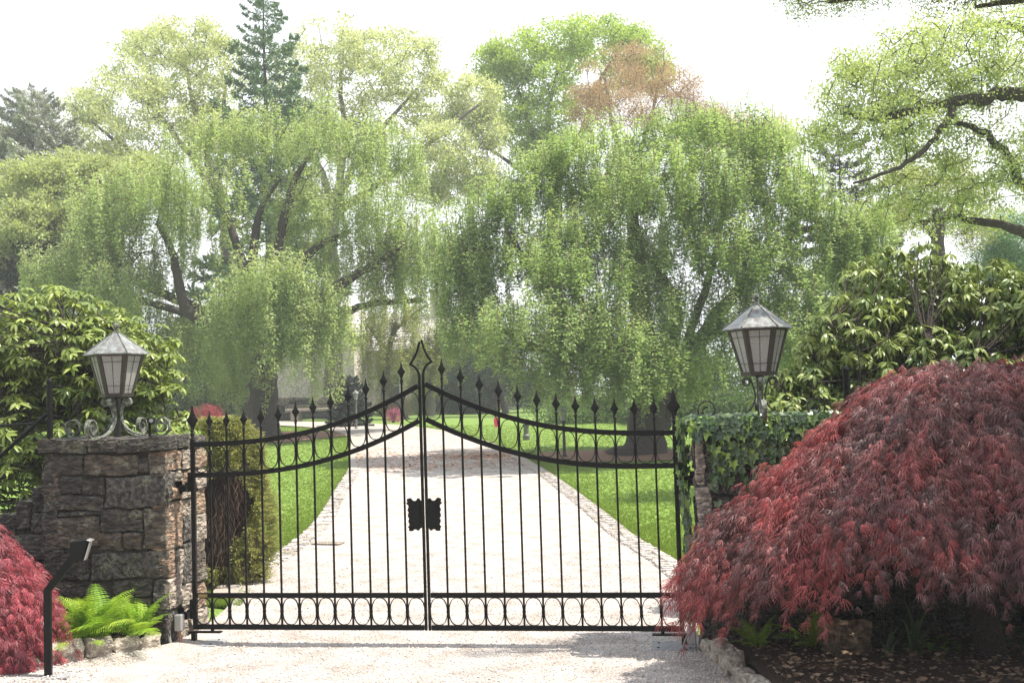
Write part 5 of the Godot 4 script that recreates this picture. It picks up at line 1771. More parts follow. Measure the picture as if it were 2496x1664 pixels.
func leafy_clump(label: String, at: Vector3, w: float, h: float, n: int, seed_: int, c: Color, size := 0.05) -> void:
	rng.seed = seed_
	var t := thing("ground_plant", label, "plant", at, "plants under the red maple")
	var where := []
	var tints := []
	var g := Geo.new()
	for i in n:
		var q := ball_point()
		var p := Vector3(q.x * w, absf(q.y) * h, q.z * w)
		if i % 4 == 0: g.tube([Vector3(p.x * 0.4, -0.01, p.z * 0.4), p], [0.003, 0.0015], 3, false)
		var bs := Basis(Vector3.UP, R(0, TAU)) * Basis(Vector3.BACK, R(-0.6, 0.5))
		where.append(Transform3D(bs.scaled_local(Vector3.ONE * size * R(0.6, 1.3)), p))
		tints.append(shade_col(c * 0.7, c * 1.4, 0.2))
	part("stalk", g.mesh(), M.twig, t)
	var gl := Geo.new()
	gl.colored = true
	rhodo_leaf_into(gl, Transform3D(), 1.0, 0.6, 0.25)
	many("foliage", gl.mesh(), M.fern, t, where, tints)

# ---------------------------------------------------------------- ground
const DRIVE_L = [[-9.0, 16.0], [-4.5, 5.0], [-1.25, 1.62], [-0.80, 1.19], [-0.62, 1.02], [-0.43, 0.80], [-0.28, 0.47], [-0.13, 0.20], [-0.13, -0.46], [-0.30, -1.3], [-0.60, -2.2], [-0.71, -2.92], [-0.82, -3.92], [-1.14, -5.81], [-1.56, -7.71], [-2.39, -10.88], [-3.25, -14.26], [-4.40, -18.0], [-5.6, -21.6], [-6.9, -24.2], [-8.5, -26.3], [-10.4, -27.9], [-14.0, -30.4], [-20.0, -33.6]]
const DRIVE_R = [[10.0, 16.0], [6.0, 5.0], [4.15, 2.2], [3.92, 1.3], [3.86, 1.0], [3.79, 0.7], [3.71, 0.4], [3.64, 0.14], [3.60, -0.46], [3.59, -1.3], [3.42, -2.27], [3.30, -2.9], [3.10, -3.8], [2.60, -5.6], [2.05, -7.9], [1.03, -11.7], [-0.09, -15.3], [-1.45, -19.0], [-2.66, -21.6], [-4.3, -24.5], [-6.0, -26.9], [-8.6, -29.6], [-12.0, -32.8], [-18.5, -36.6]]

func edge_at(line: Array, f: float) -> Vector2:
	var m := line.size()
	var k := clampf(f, 0.0, 1.0) * (m - 1)
	var i := mini(int(k), m - 2)
	var q := func(j: int) -> Vector2:
		var e: Array = line[clampi(j, 0, m - 1)]
		return Vector2(e[0], e[1])
	return q.call(i).cubic_interpolate(q.call(i + 1), q.call(i - 1), q.call(i + 2), k - i)

func sheet(rows: Array) -> ArrayMesh:
	# grid of points with smooth normals
	var st := SurfaceTool.new()
	st.begin(Mesh.PRIMITIVE_TRIANGLES)
	st.set_smooth_group(0)
	for r in rows:
		for p in r: st.add_vertex(p)
	var w: int = rows[0].size()
	for i in rows.size() - 1:
		for j in w - 1:
			var a := i * w + j
			var b := a + 1
			var c := a + w
			var d := c + 1
			var n: Vector3 = (rows[i][j + 1] - rows[i][j]).cross(rows[i + 1][j] - rows[i][j])
			if n.y > 0:
				for e in [a, c, b, b, c, d]: st.add_index(e)
			else:
				for e in [a, b, c, b, d, c]: st.add_index(e)
	st.generate_normals()
	return st.commit()

func make_ground() -> void:
	# one sheet to the horizon, finer near the gate
	var xs := []
	var zs := []
	var x := -40.0
	while x <= 30.01:
		xs.append(x)
		x += 0.5 if absf(x + 4.0) < 14.0 else 1.5
	var z := 20.0
	while z >= -72.0:
		zs.append(z)
		z -= 0.5 if z > -36.0 else 2.0
	var far := [-520.0, -320.0, -200.0, -130.0, -90.0, -60.0]
	xs = far + xs + [45.0, 65.0, 100.0, 180.0, 320.0, 520.0]
	zs = [300.0, 120.0, 60.0, 35.0] + zs + [-80.0, -100.0, -140.0, -220.0, -380.0, -620.0]
	var f := FastNoiseLite.new()
	f.seed = 3
	f.frequency = 0.35
	var rows := []
	for zz in zs:
		var r := []
		for xx in xs:
			r.append(Vector3(xx, land(clampf(xx, -40, 30), zz) + 0.012 * f.get_noise_2d(xx, zz) - 0.014, zz))
		rows.append(r)
	structure("ground", sheet(rows), M.grass)
	# driveway
	rows = []
	for i in 161:
		var f2 := i / 160.0
		var a := edge_at(DRIVE_L, f2)
		var b := edge_at(DRIVE_R, f2)
		var r := []
		for j in 15:
			var p := a.lerp(b, j / 14.0)
			r.append(on(p.x, p.y, 0.016))
		rows.append(r)
	structure("driveway", sheet(rows), M.gravel)
	# planting beds in front of the walls
	rows = []
	for i in 15:
		var r := []
		for j in 15:
			var u := j / 14.0
			var v := i / 14.0
			var xx := lerpf(-3.6, -0.17, u)
			var zend := 0.22 + maxf(0.0, -(xx + 0.13)) * 1.42
			zend = minf(zend, 2.6)
			var zz := lerpf(0.05, zend - 0.03, v)
			r.append(Vector3(xx, land(xx, zz) + 0.03 + 0.06 * sin(PI * v) + 0.012 * f.get_noise_2d(xx * 9, zz * 9), zz))
		rows.append(r)
	structure("planting_bed", sheet(rows), M.mulch)
	rows = []
	for i in 21:
		var r := []
		for j in 25:
			var v := i / 20.0
			var zz := lerpf(-0.6, 3.2, v)
			var x_in := 3.70 + maxf(0.0, zz - 0.15) * 0.235 + 0.06
			if zz < 0.15: x_in = 3.68
			var xx := lerpf(x_in, 12.0, pow(j / 24.0, 1.3))
			r.append(Vector3(xx, 0.085 + 0.02 * minf(1.0, xx - x_in) + 0.02 * f.get_noise_2d(xx * 8, zz * 8), zz))
		rows.append(r)
	structure("planting_bed", sheet(rows), M.mulch)
	# bare needle-covered soil under the two weeping trees
	for q in [[-8.7, -22.6, 2.6, 1.9], [2.3, -16.5, 2.3, 1.3]]:
		rows = []
		for i in 13:
			var r := []
			for j in 13:
				var a := TAU * j / 12.0
				var k := i / 12.0 * (1.0 + 0.12 * sin(a * 3.0 + q[0]) + 0.08 * sin(a * 7.0))
				var xx: float = q[0] + cos(a) * q[2] * k
				var zz: float = q[1] + sin(a) * q[3] * k
				r.append(on(xx, zz, 0.03 * (1.0 - i / 12.0) + 0.012))
			rows.append(r)
		structure("bare_soil", sheet(rows), M.needles)

func pebbles() -> void:
	rng.seed = 77
	var g := Geo.new()
	g.colored = true
	var p := [Vector3(1, 0, 0), Vector3(0, 0.6, 0), Vector3(0, 0, 0.8), Vector3(-0.9, 0, 0), Vector3(0, -0.6, 0), Vector3(0.1, 0, -0.85)]
	for e in [[0, 1, 2], [2, 1, 3], [3, 1, 5], [5, 1, 0], [0, 2, 4], [2, 3, 4], [3, 5, 4], [5, 0, 4]]:
		g.tri(p[e[0]], p[e[2]], p[e[1]])
	var where := []
	var tints := []
	for i in 46000:
		var zz := 1.7 - 6.0 * pow(rng.randf(), 1.6)
		var xx := R(-1.4, 4.3)
		var k := (zz - 1.7) / -6.0
		# inside the drive
		var inside := true
		for line in [DRIVE_L, DRIVE_R]:
			for j in line.size() - 1:
				if zz <= line[j][1] and zz >= line[j + 1][1]:
					var e := lerpf(line[j][0], line[j + 1][0], (zz - line[j][1]) / (line[j + 1][1] - line[j][1]))
					if line == DRIVE_L and xx < e + 0.01: inside = false
					if line == DRIVE_R and xx > e - 0.01: inside = false
		if not inside: continue
		var s := R(0.004, 0.0095) * (1.5 if rng.randf() < 0.05 else 1.0)
		var bs := Basis(Vector3.UP, R(0, TAU)) * Basis(Vector3.RIGHT, R(-0.4, 0.4))
		where.append(Transform3D(bs.scaled_local(Vector3.ONE * s), on(xx, zz, 0.016 + s * 0.25)))
		var l := R(0.22, 0.60)
		var w := R(0, 1)
		tints.append(Color(l * 1.02, l * lerpf(0.9, 0.99, w), l * lerpf(0.84, 0.97, w)))
	var o := many("gravel", g.mesh(), M.pebble, self, where, tints)
	o.name = "gravel"
	o.set_meta("label", "loose pale pebbles scattered over the driveway")
	o.set_meta("category", "gravel")
	# dry brown blossom litter lying across the drive where it bends
	g = Geo.new()
	g.colored = true
	g.col = Color(1, 1, 1)
	g.tri(Vector3(-1, 0.25, -0.6), Vector3(-0.2, 0, 0.8), Vector3(1, 0.15, 0))
	g.tri(Vector3(-1, 0.25, -0.6), Vector3(1, 0.15, 0), Vector3(0.3, 0.4, -0.9))
	where = []
	tints = []
	for i in 11000:
		var zz := -16.2 + 2.2 * (rng.randf() + rng.randf() + rng.randf() - 1.5)
		var band := sin(zz * 2.6 + 1.0) * 0.5 + 0.5
		var a := 0.0
		var b := 0.0
		for j in DRIVE_L.size() - 1:
			if zz <= DRIVE_L[j][1] and zz >= DRIVE_L[j + 1][1]: a = lerpf(DRIVE_L[j][0], DRIVE_L[j + 1][0], (zz - DRIVE_L[j][1]) / (DRIVE_L[j + 1][1] - DRIVE_L[j][1]))
		for j in DRIVE_R.size() - 1:
			if zz <= DRIVE_R[j][1] and zz >= DRIVE_R[j + 1][1]: b = lerpf(DRIVE_R[j][0], DRIVE_R[j + 1][0], (zz - DRIVE_R[j][1]) / (DRIVE_R[j + 1][1] - DRIVE_R[j][1]))
		var xx := lerpf(a - 0.1, b + 0.1, rng.randf())
		band *= 0.5 + 0.5 * sin(xx * 1.3 + zz * 0.6)
		if rng.randf() > 0.2 + 0.8 * band: continue
		var s := R(0.012, 0.03)
		where.append(Transform3D(Basis(Vector3.UP, R(0, TAU)).scaled_local(Vector3.ONE * s), on(xx, zz, 0.019)))
		tints.append(shade_col(Color(0.34, 0.17, 0.10), Color(0.5, 0.30, 0.20), 0.2))
	o = many("blossom_litter", g.mesh(), M.pebble, self, where, tints)
	o.set_meta("label", "rusty brown fallen blossom drifted across the driveway bend")
	o.set_meta("category", "litter")

func bed_litter() -> void:
	rng.seed = 79
	var g := Geo.new()
	g.colored = true
	g.tri(Vector3(-1, 0.2, -0.45), Vector3(-0.1, 0, 0.5), Vector3(1, 0.3, 0))
	g.tri(Vector3(-1, 0.2, -0.45), Vector3(1, 0.3, 0), Vector3(0.2, 0.35, -0.55))
	var where := []
	var tints := []
	for i in 5200:
		var xx := R(3.75, 6.6)
		var zz := R(0.1, 2.2)
		if xx < 3.82 + maxf(0.0, zz - 0.15) * 0.24: continue
		if i % 5 == 0:
			xx = R(-1.6, -0.2)
			zz = R(0.2, 0.2 + maxf(0.05, -(xx + 0.13) * 1.2))
		var y := 0.105 if xx > 0.0 else land(xx, zz) + 0.07
		if xx > 0.0: y += 0.02 * minf(1.0, xx - 3.85)
		var s := R(0.008, 0.026)
		var bs := Basis(Vector3.UP, R(0, TAU)) * Basis(Vector3.RIGHT, R(-0.5, 0.5))
		where.append(Transform3D(bs.scaled_local(Vector3.ONE * s), Vector3(xx, y + R(0.0, 0.012), zz)))
		tints.append(shade_col(Color(0.12, 0.07, 0.045), Color(0.36, 0.26, 0.18), 0.3))
	var o := many("leaf_litter", g.mesh(), M.pebble, self, where, tints)
	o.set_meta("label", "dry brown leaf litter on the planting beds")
	o.set_meta("category", "litter")

func grass_blades() -> void:
	rng.seed = 78
	var g := Geo.new()
	g.colored = true
	for i in 9:
		var a := R(0, TAU)
		var d := Vector3(cos(a), 0, sin(a))
		var s := Vector3(-sin(a), 0, cos(a)) * 0.09
		var p := Vector3(R(-0.8, 0.8), 0, R(-0.8, 0.8))
		var h := R(0.7, 1.2)
		g.col = tint(0.3)
		g.tri(p - s, p + s, p + d * R(0.1, 0.5) + Vector3.UP * h)
	var m := g.mesh()
	var where := []
	var tints := []
	var ca := Color(0.15, 0.235, 0.03)
	var cb := Color(0.24, 0.33, 0.055)
	for i in 100000:
		var left := rng.randf() < 0.5
		var zz := -1.2 - 26.0 * pow(rng.randf(), 2.0)
		var e := 0.0
		var line: Array = DRIVE_L if left else DRIVE_R
		for j in line.size() - 1:
			if zz <= line[j][1] and zz >= line[j + 1][1]: e = lerpf(line[j][0], line[j + 1][0], (zz - line[j][1]) / (line[j + 1][1] - line[j][1]))
		var wide := 0.8 - zz * 0.24
		var out := 0.22 + wide * 1.5 * pow(rng.randf(), 1.8)
		if zz > -2.2: out -= 0.3
		var xx := e - out if left else e + out
		var s := R(0.016, 0.034)
		where.append(Transform3D(Basis(Vector3.UP, R(0, TAU)).scaled_local(Vector3(s, s, s)), on(xx, zz, -0.012)))
		tints.append(shade_col(ca, cb, 0.2))
	var o := many("grass", m, M.blade, self, where, tints)
	o.set_meta("label", "short mown grass along both sides of the driveway")
	o.set_meta("category", "grass")

# paved gutters along both edges of the drive: each stone a piece
func gutters() -> void:
	for side in [0, 1]:
		rng.seed = 90 + side
		var line: Array = DRIVE_L if side == 0 else DRIVE_R
		var way := -1.0 if side == 0 else 1.0
		var t: Node3D = null
		# joint bed
		var rows := []
		for i in 90:
			var f := lerpf(9.4, 21.5, i / 89.0) / (line.size() - 1)
			var p := edge_at(line, f)
			rows.append([on(p.x, p.y, 0.020), on(p.x + way * 0.27, p.y - 0.06, 0.020)])
		t = structure("gutter", sheet(rows), M.joint)
		var meshes := []
		for i in 8: meshes.append(stone_mesh(Vector3(R(0.05, 0.085), 0.05, R(0.09, 0.15)), 2000 + i + side * 20, 0.008, 2, 0.012))
		var count := 0
		var f := 10.0 if side == 0 else 9.7
		while count < 290 and f < 16.0:
			var p := edge_at(line, f / (line.size() - 1))
			var p2 := edge_at(line, (f + 0.02) / (line.size() - 1))
			var dir := (p2 - p).normalized()
			var nrm := Vector2(-dir.y, dir.x) * (1.0 if side == 1 else -1.0)
			if nrm.x * way < 0: nrm = -nrm
			for k in 2:
				var q := p + nrm * (0.065 + 0.125 * k) + Vector2(R(-0.012, 0.012), R(-0.012, 0.012))
				var a := atan2(-nrm.y, nrm.x) + PI / 2 + R(-0.14, 0.14)
				part("paving_stone", meshes[rng.randi() % 8], M.cobble if rng.randf() < 0.75 else M.curb, t, Transform3D(Basis(Vector3.UP, a), on(q.x, q.y, 0.012 + R(0, 0.008))))
				count += 1
			f += 0.095 / maxf(0.3, p.distance_to(edge_at(line, (f + 1.0) / (line.size() - 1))))
	# iron drain grate at the end of the left gutter
	var t2 := thing("drain_grate", "small slotted iron drain grate at the edge of the driveway", "drain", on(-0.78, -5.15, 0.03))
	var g := Geo.new()
	for e in [-0.09, 0.09]: g.box(Vector3(0, 0, e), Vector3(0.36, 0.014, 0.02), 0.002)
	for e in [-0.17, 0.17]: g.box(Vector3(e, 0, 0), Vector3(0.02, 0.014, 0.16), 0.002)
	part("frame", g.mesh(), M.curb, t2)
	g = Geo.new()
	g.box(Vector3(0, -0.008, 0), Vector3(0.32, 0.004, 0.16))
	part("pit", g.mesh(), M.iron, t2)
	for i in 7:
		g = Geo.new()
		g.box(Vector3(-0.135 + i * 0.045, 0, 0), Vector3(0.018, 0.012, 0.159))
		part("bar", g.mesh(), M.curb, t2)
	t2.rotation.y = -0.15

func curbs() -> void:
	var k := 0
	for q in [["line of pale rounded stones edging the fern bed", [[-0.15, 0.24], [-0.24, 0.40], [-0.33, 0.58], [-0.43, 0.77], [-0.60, 0.98], [-0.80, 1.16], [-1.00, 1.36], [-1.25, 1.58], [-1.55, 1.86]], 0.07], ["line of weathered stones edging the bed of the large red maple", [[3.68, 0.15], [3.73, 0.34], [3.78, 0.55], [3.84, 0.78], [3.91, 1.12], [4.0, 1.5], [4.12, 1.95]], 0.05]]:
		var t := thing("stone_edging", q[0], "edging", on(q[1][0][0], q[1][0][1]), "stone edgings of the beds")
		for i in q[1].size() - 1:
			var a := Vector2(q[1][i][0], q[1][i][1])
			var b := Vector2(q[1][i + 1][0], q[1][i + 1][1])
			rng.seed = 3000 + k
			var len_ := a.distance_to(b) - 0.02
			var hh := R(0.10, 0.18)
			var m := stone_mesh(Vector3(len_, hh, R(0.09, 0.13)), 3000 + k, 0.03, 5, 0.035)
			var c := (a + b) / 2
			var at := Vector3(c.x, land(c.x, c.y) + hh * 0.36, c.y) - t.position
			part("stone", m, M.curb, t, Transform3D(Basis(Vector3.UP, atan2(-(b.y - a.y), b.x - a.x)), at))
			k += 1
	# mossy rock under the maple
	var r := thing("rock", "mossy brown rock lying under the large red maple", "rock", Vector3(4.50, 0.12, 0.50))
	part("body", stone_mesh(Vector3(0.26, 0.22, 0.22), 3100, 0.06, 6, 0.07), M.stone3, r, Transform3D(Basis(Vector3.UP, 0.4), Vector3(0, 0.05, 0)))

# ---------------------------------------------------------------- house and garden furniture
func house() -> void:
	var t := thing("stone_house", "large stone house with slate roof behind the weeping trees", "house", Vector3(-16.2, 1.0, -55.2))
	var wall := func(x0: float, x1: float, z0: float, z1: float, h: float) -> void:
		var g := Geo.new()
		g.box(Vector3((x0 + x1) / 2, h / 2 - 0.3, (z0 + z1) / 2), Vector3(x1 - x0, h + 0.6, z1 - z0))
		part("wall", g.mesh(), M.house_stone, t)
	wall.call(-2.6, 0.0, -6.0, 0.6, 5.0)          # projecting bay
	wall.call(-13.5, -2.6, -7.0, -0.4, 3.9)       # wing to the left
	wall.call(0.0, 6.8, -7.0, -1.4, 3.75)         # range to the right
	var roof := func(x0: float, x1: float, z0: float, z1: float, y0: float, y1: float) -> void:
		var g := Geo.new()
		var zm := (z0 + z1) / 2
		var n := 14
		for i in n:
			var a := float(i) / n
			var b := float(i + 1) / n
			for s in [0, 1]:
				var za := lerpf(z1 if s == 0 else z0, zm, a)
				var zb := lerpf(z1 if s == 0 else z0, zm, b)
				var ya := lerpf(y0, y1, a) + 0.05
				var yb := lerpf(y0, y1, b)
				var p := [Vector3(x0, ya, za), Vector3(x1, ya, za), Vector3(x1, yb, zb), Vector3(x0, yb, zb)]
				var q := [Vector3(x0, ya - 0.05, za), Vector3(x1, ya - 0.05, za)]
				if s == 0:
					g.quad(p[0], p[1], p[2], p[3])
					g.quad(q[0], q[1], p[1], p[0])
				else:
					g.quad(p[3], p[2], p[1], p[0])
					g.quad(p[0], p[1], q[1], q[0])
		for x in [x0 + 0.3, x1 - 0.3]:
			g.tri(Vector3(x, y0, z0 + 0.3), Vector3(x, y0, z1 - 0.3), Vector3(x, y1 - 0.2, zm))
		part("roof", g.mesh(), M.slate, t)
	roof.call(-0.6, 7.4, -7.6, -0.9, 3.72, 6.1)
	roof.call(-14.0, -2.2, -7.6, 0.1, 3.9, 6.6)
	# gable of the bay
	var g := Geo.new()
	g.tri(Vector3(-2.6, 4.7, 0.6), Vector3(0, 4.7, 0.6), Vector3(-1.3, 6.6, 0.6))
	part("gable", g.mesh(), M.house_stone, t)
	g = Geo.new()
	for s in [-1.0, 1.0]:
		var e := Vector3(-1.3 + s * 1.6, 4.55, 0.8)
		var r := Vector3(-1.3, 6.85, 0.8)
		g.quad(e, r, r + Vector3(0, 0, -6.4), e + Vector3(0, 0, -6.4))
		g.quad(e + Vector3(0, -0.15, 0), r + Vector3(0, -0.15, 0), r, e)
	part("roof", g.mesh(), M.slate, t)
	g = Geo.new()
	g.box(Vector3(4.2, 6.3, -4.2), Vector3(1.1, 2.4, 0.8), 0.03)
	g.box(Vector3(4.2, 7.5, -4.2), Vector3(1.25, 0.2, 0.95), 0.03)
	part("chimney", g.mesh(), M.house_stone, t)
	g = Geo.new()
	g.tri(Vector3(2.0, 3.1, -1.3), Vector3(4.4, 3.1, -1.3), Vector3(3.2, 3.75, -1.3))
	g.box(Vector3(3.2, 3.5, -1.36), Vector3(2.2, 0.5, 0.06))
	part("brick_panel", g.mesh(), M.brick, t)
	g = Geo.new()
	g.box(Vector3(3.4, 3.70, -0.98), Vector3(8.0, 0.12, 0.14), 0.02)
	part("gutter_pipe", g.mesh(), M.conduit, t)
	# windows
	for w in [[-1.3, 3.3, 0.62, 0.9, 1.2], [-1.3, 1.2, 0.62, 1.0, 1.4], [1.6, 1.5, -1.38, 1.2, 1.5], [3.9, 1.5, -1.38, 1.2, 1.5], [5.8, 1.5, -1.38, 0.8, 1.5], [-7.4, 1.6, -0.38, 1.2, 1.4], [-10.6, 1.6, -0.38, 1.2, 1.4]]:
		g = Geo.new()
		var c := Vector3(w[0], w[1], w[2])
		for s in [-1.0, 1.0]:
			g.box(c + Vector3(s * (w[3] / 2 + 0.05), 0, 0.03), Vector3(0.1, w[4] + 0.2, 0.1))
			g.box(c + Vector3(0, s * (w[4] / 2 + 0.05), 0.03), Vector3(w[3], 0.1, 0.1))
		g.box(c + Vector3(0, 0, 0.03), Vector3(0.05, w[4], 0.06))
		g.box(c + Vector3(0, 0.1, 0.025), Vector3(w[3], 0.05, 0.05))
		var win := part("window", g.mesh(), M.trim, t)
		g = Geo.new()
		g.box(c, Vector3(w[3], w[4], 0.03))
		part("pane", g.mesh(), M.glass, win)
	# arched porch at the right end
	g = Geo.new()
	var pts := PackedVector2Array()
	for i in 13:
		var a := PI * i / 12.0
		pts.append(Vector2(8.3 - 0.75 * cos(a), 1.7 + 0.75 * sin(a)))
	var poly := PackedVector2Array([Vector2(7.2, -0.3), Vector2(7.55, -0.3)])
	poly.append_array(pts)
	poly.append_array(PackedVector2Array([Vector2(9.05, -0.3), Vector2(9.6, -0.3), Vector2(9.6, 3.0), Vector2(7.2, 3.0)]))
	g.slab(poly, -0.6, -0.2)
	part("arch", g.mesh(), M.trim, t)

func garden_things() -> void:
	# low stone terrace wall and bench near the house
	var t := thing("terrace_wall", "low grey stone terrace wall behind the left weeping tree", "stone wall", on(-13.6, -34.5))
	rng.seed = 61
	var xa := -3.4
	while xa < 3.0:
		for row in 3:
			var L := R(0.7, 1.3)
			part("stone", stone_mesh(Vector3(L, 0.3, 0.5), 4000 + int(xa * 31) + row, 0.03, 3, 0.03), M.stone5 if rng.randf() < 0.6 else M.stone2, t, Transform3D(Basis(), Vector3(xa + L / 2 + 0.15 * row, 0.15 + 0.3 * row, 0)))
		xa += 1.05
	t = thing("stone_bench", "pale stone slab bench beside the far driveway", "bench", on(-10.6, -32.2))
	var g := Geo.new()
	g.box(Vector3(0, 0.46, 0), Vector3(2.3, 0.1, 0.5), 0.015)
	part("seat", g.mesh(), M.curb, t)
	for s in [-0.8, 0.8]:
		g = Geo.new()
		g.box(Vector3(s, 0.205, 0), Vector3(0.3, 0.41, 0.4), 0.015)
		part("support", g.mesh(), M.curb, t)
	# low garden lamps
	for q in [["small garden lamp post with pale glass by the little blue spruce", on(-6.87, -25.46), 1.22], ["small dark garden lamp post on the lawn before the right weeping tree", on(0.79, -16.23), 1.1]]:
		t = thing("lamp_post", q[0], "lamp post", q[1], "garden lamp posts")
		var h: float = q[2]
		g = Geo.new()
		g.lathe(Vector3(), [Vector2(0.06, -0.02), Vector2(0.06, 0.04), Vector2(0.035, 0.08), Vector2(0.03, h - 0.36), Vector2(0.05, h - 0.33), Vector2(0.05, h - 0.30)], 10)
		part("post", g.mesh(), M.patina if h > 1.15 else M.dark_metal, t)
		g = Geo.new()
		g.lathe(Vector3(0, h - 0.30, 0), [Vector2(0.05, 0.0), Vector2(0.095, 0.2)], 6, true)
		part("glass", g.mesh(), M.frosted, t)
		g = Geo.new()
		g.lathe(Vector3(0, h - 0.10, 0), [Vector2(0.0, 0.0), Vector2(0.125, 0.0), Vector2(0.02, 0.09), Vector2(0.015, 0.12), Vector2(0.0, 0.13)], 6, true)
		part("roof", g.mesh(), M.copper, t)
	# marker flag and sprinkler housing on the lawn
	t = thing("marker_flag", "bright pink marker flag stuck in the lawn beside the driveway bend", "flag", on(-1.6, -20.8))
	g = Geo.new()
	g.tube([Vector3(0, -0.02, 0), Vector3(0, 0.58, 0)], [0.006, 0.006], 5)
	part("wire", g.mesh(), M.conduit, t)
	g = Geo.new()
	g.box(Vector3(0.07, 0.46, 0.003), Vector3(0.13, 0.24, 0.004), 0.0, Basis(Vector3.BACK, 0.12))
	part("cloth", g.mesh(), M.flag, t)
	t = thing("bollard_light", "short grey bollard light on the lawn near the pink flag", "light", on(-0.75, -20.8))
	g = Geo.new()
	g.lathe(Vector3(), [Vector2(0.09, -0.02), Vector2(0.10, 0.1), Vector2(0.07, 0.14), Vector2(0.07, 0.34), Vector2(0.1, 0.36), Vector2(0.1, 0.4), Vector2(0.0, 0.44)], 10)
	part("body", g.mesh(), M.patina, t)

# rounded shrub: woody middle, leaf tufts over a lumpy dome
func shrub(called: String, label: String, category: String, group: String, base: Vector3, size: Vector3, n: int, leaf: Mesh, s: float, ca: Color, cb: Color, seed_: int, material: Material) -> void:
	rng.seed = seed_
	var t := thing(called, label, category, base, group)
	var g := Geo.new()
	for i in 8:
		var a := TAU * i / 8.0
		g.tube([Vector3(0, -0.05, 0), Vector3(cos(a) * size.x * 0.35, size.y * 0.5, sin(a) * size.z * 0.35), Vector3(cos(a) * size.x * 0.6, size.y * 0.8, sin(a) * size.z * 0.6)], [0.04, 0.025, 0.01], 5)
	part("stems", g.mesh(), M.bark_dark, t)
	var where := []
	var tints := []
	var f := FastNoiseLite.new()
	f.seed = seed_
	f.frequency = 0.9
	for i in n:
		var q := ball_point().normalized() * pow(rng.randf(), 0.25)
		q.y = absf(q.y)
		q *= 1.0 + 0.22 * f.get_noise_3d(q.x * 3, q.y * 3, q.z * 3)
		var bs := Basis(Vector3.UP, R(0, TAU)) * Basis(Vector3.RIGHT, R(-0.6, 0.6))
		where.append(Transform3D(bs.scaled_local(Vector3.ONE * s * R(0.7, 1.3)), Vector3(q.x * size.x, q.y * size.y + 0.04, q.z * size.z)))
		tints.append(shade_col(ca, cb, 0.2))
	many("foliage", leaf, material, t, where, tints)

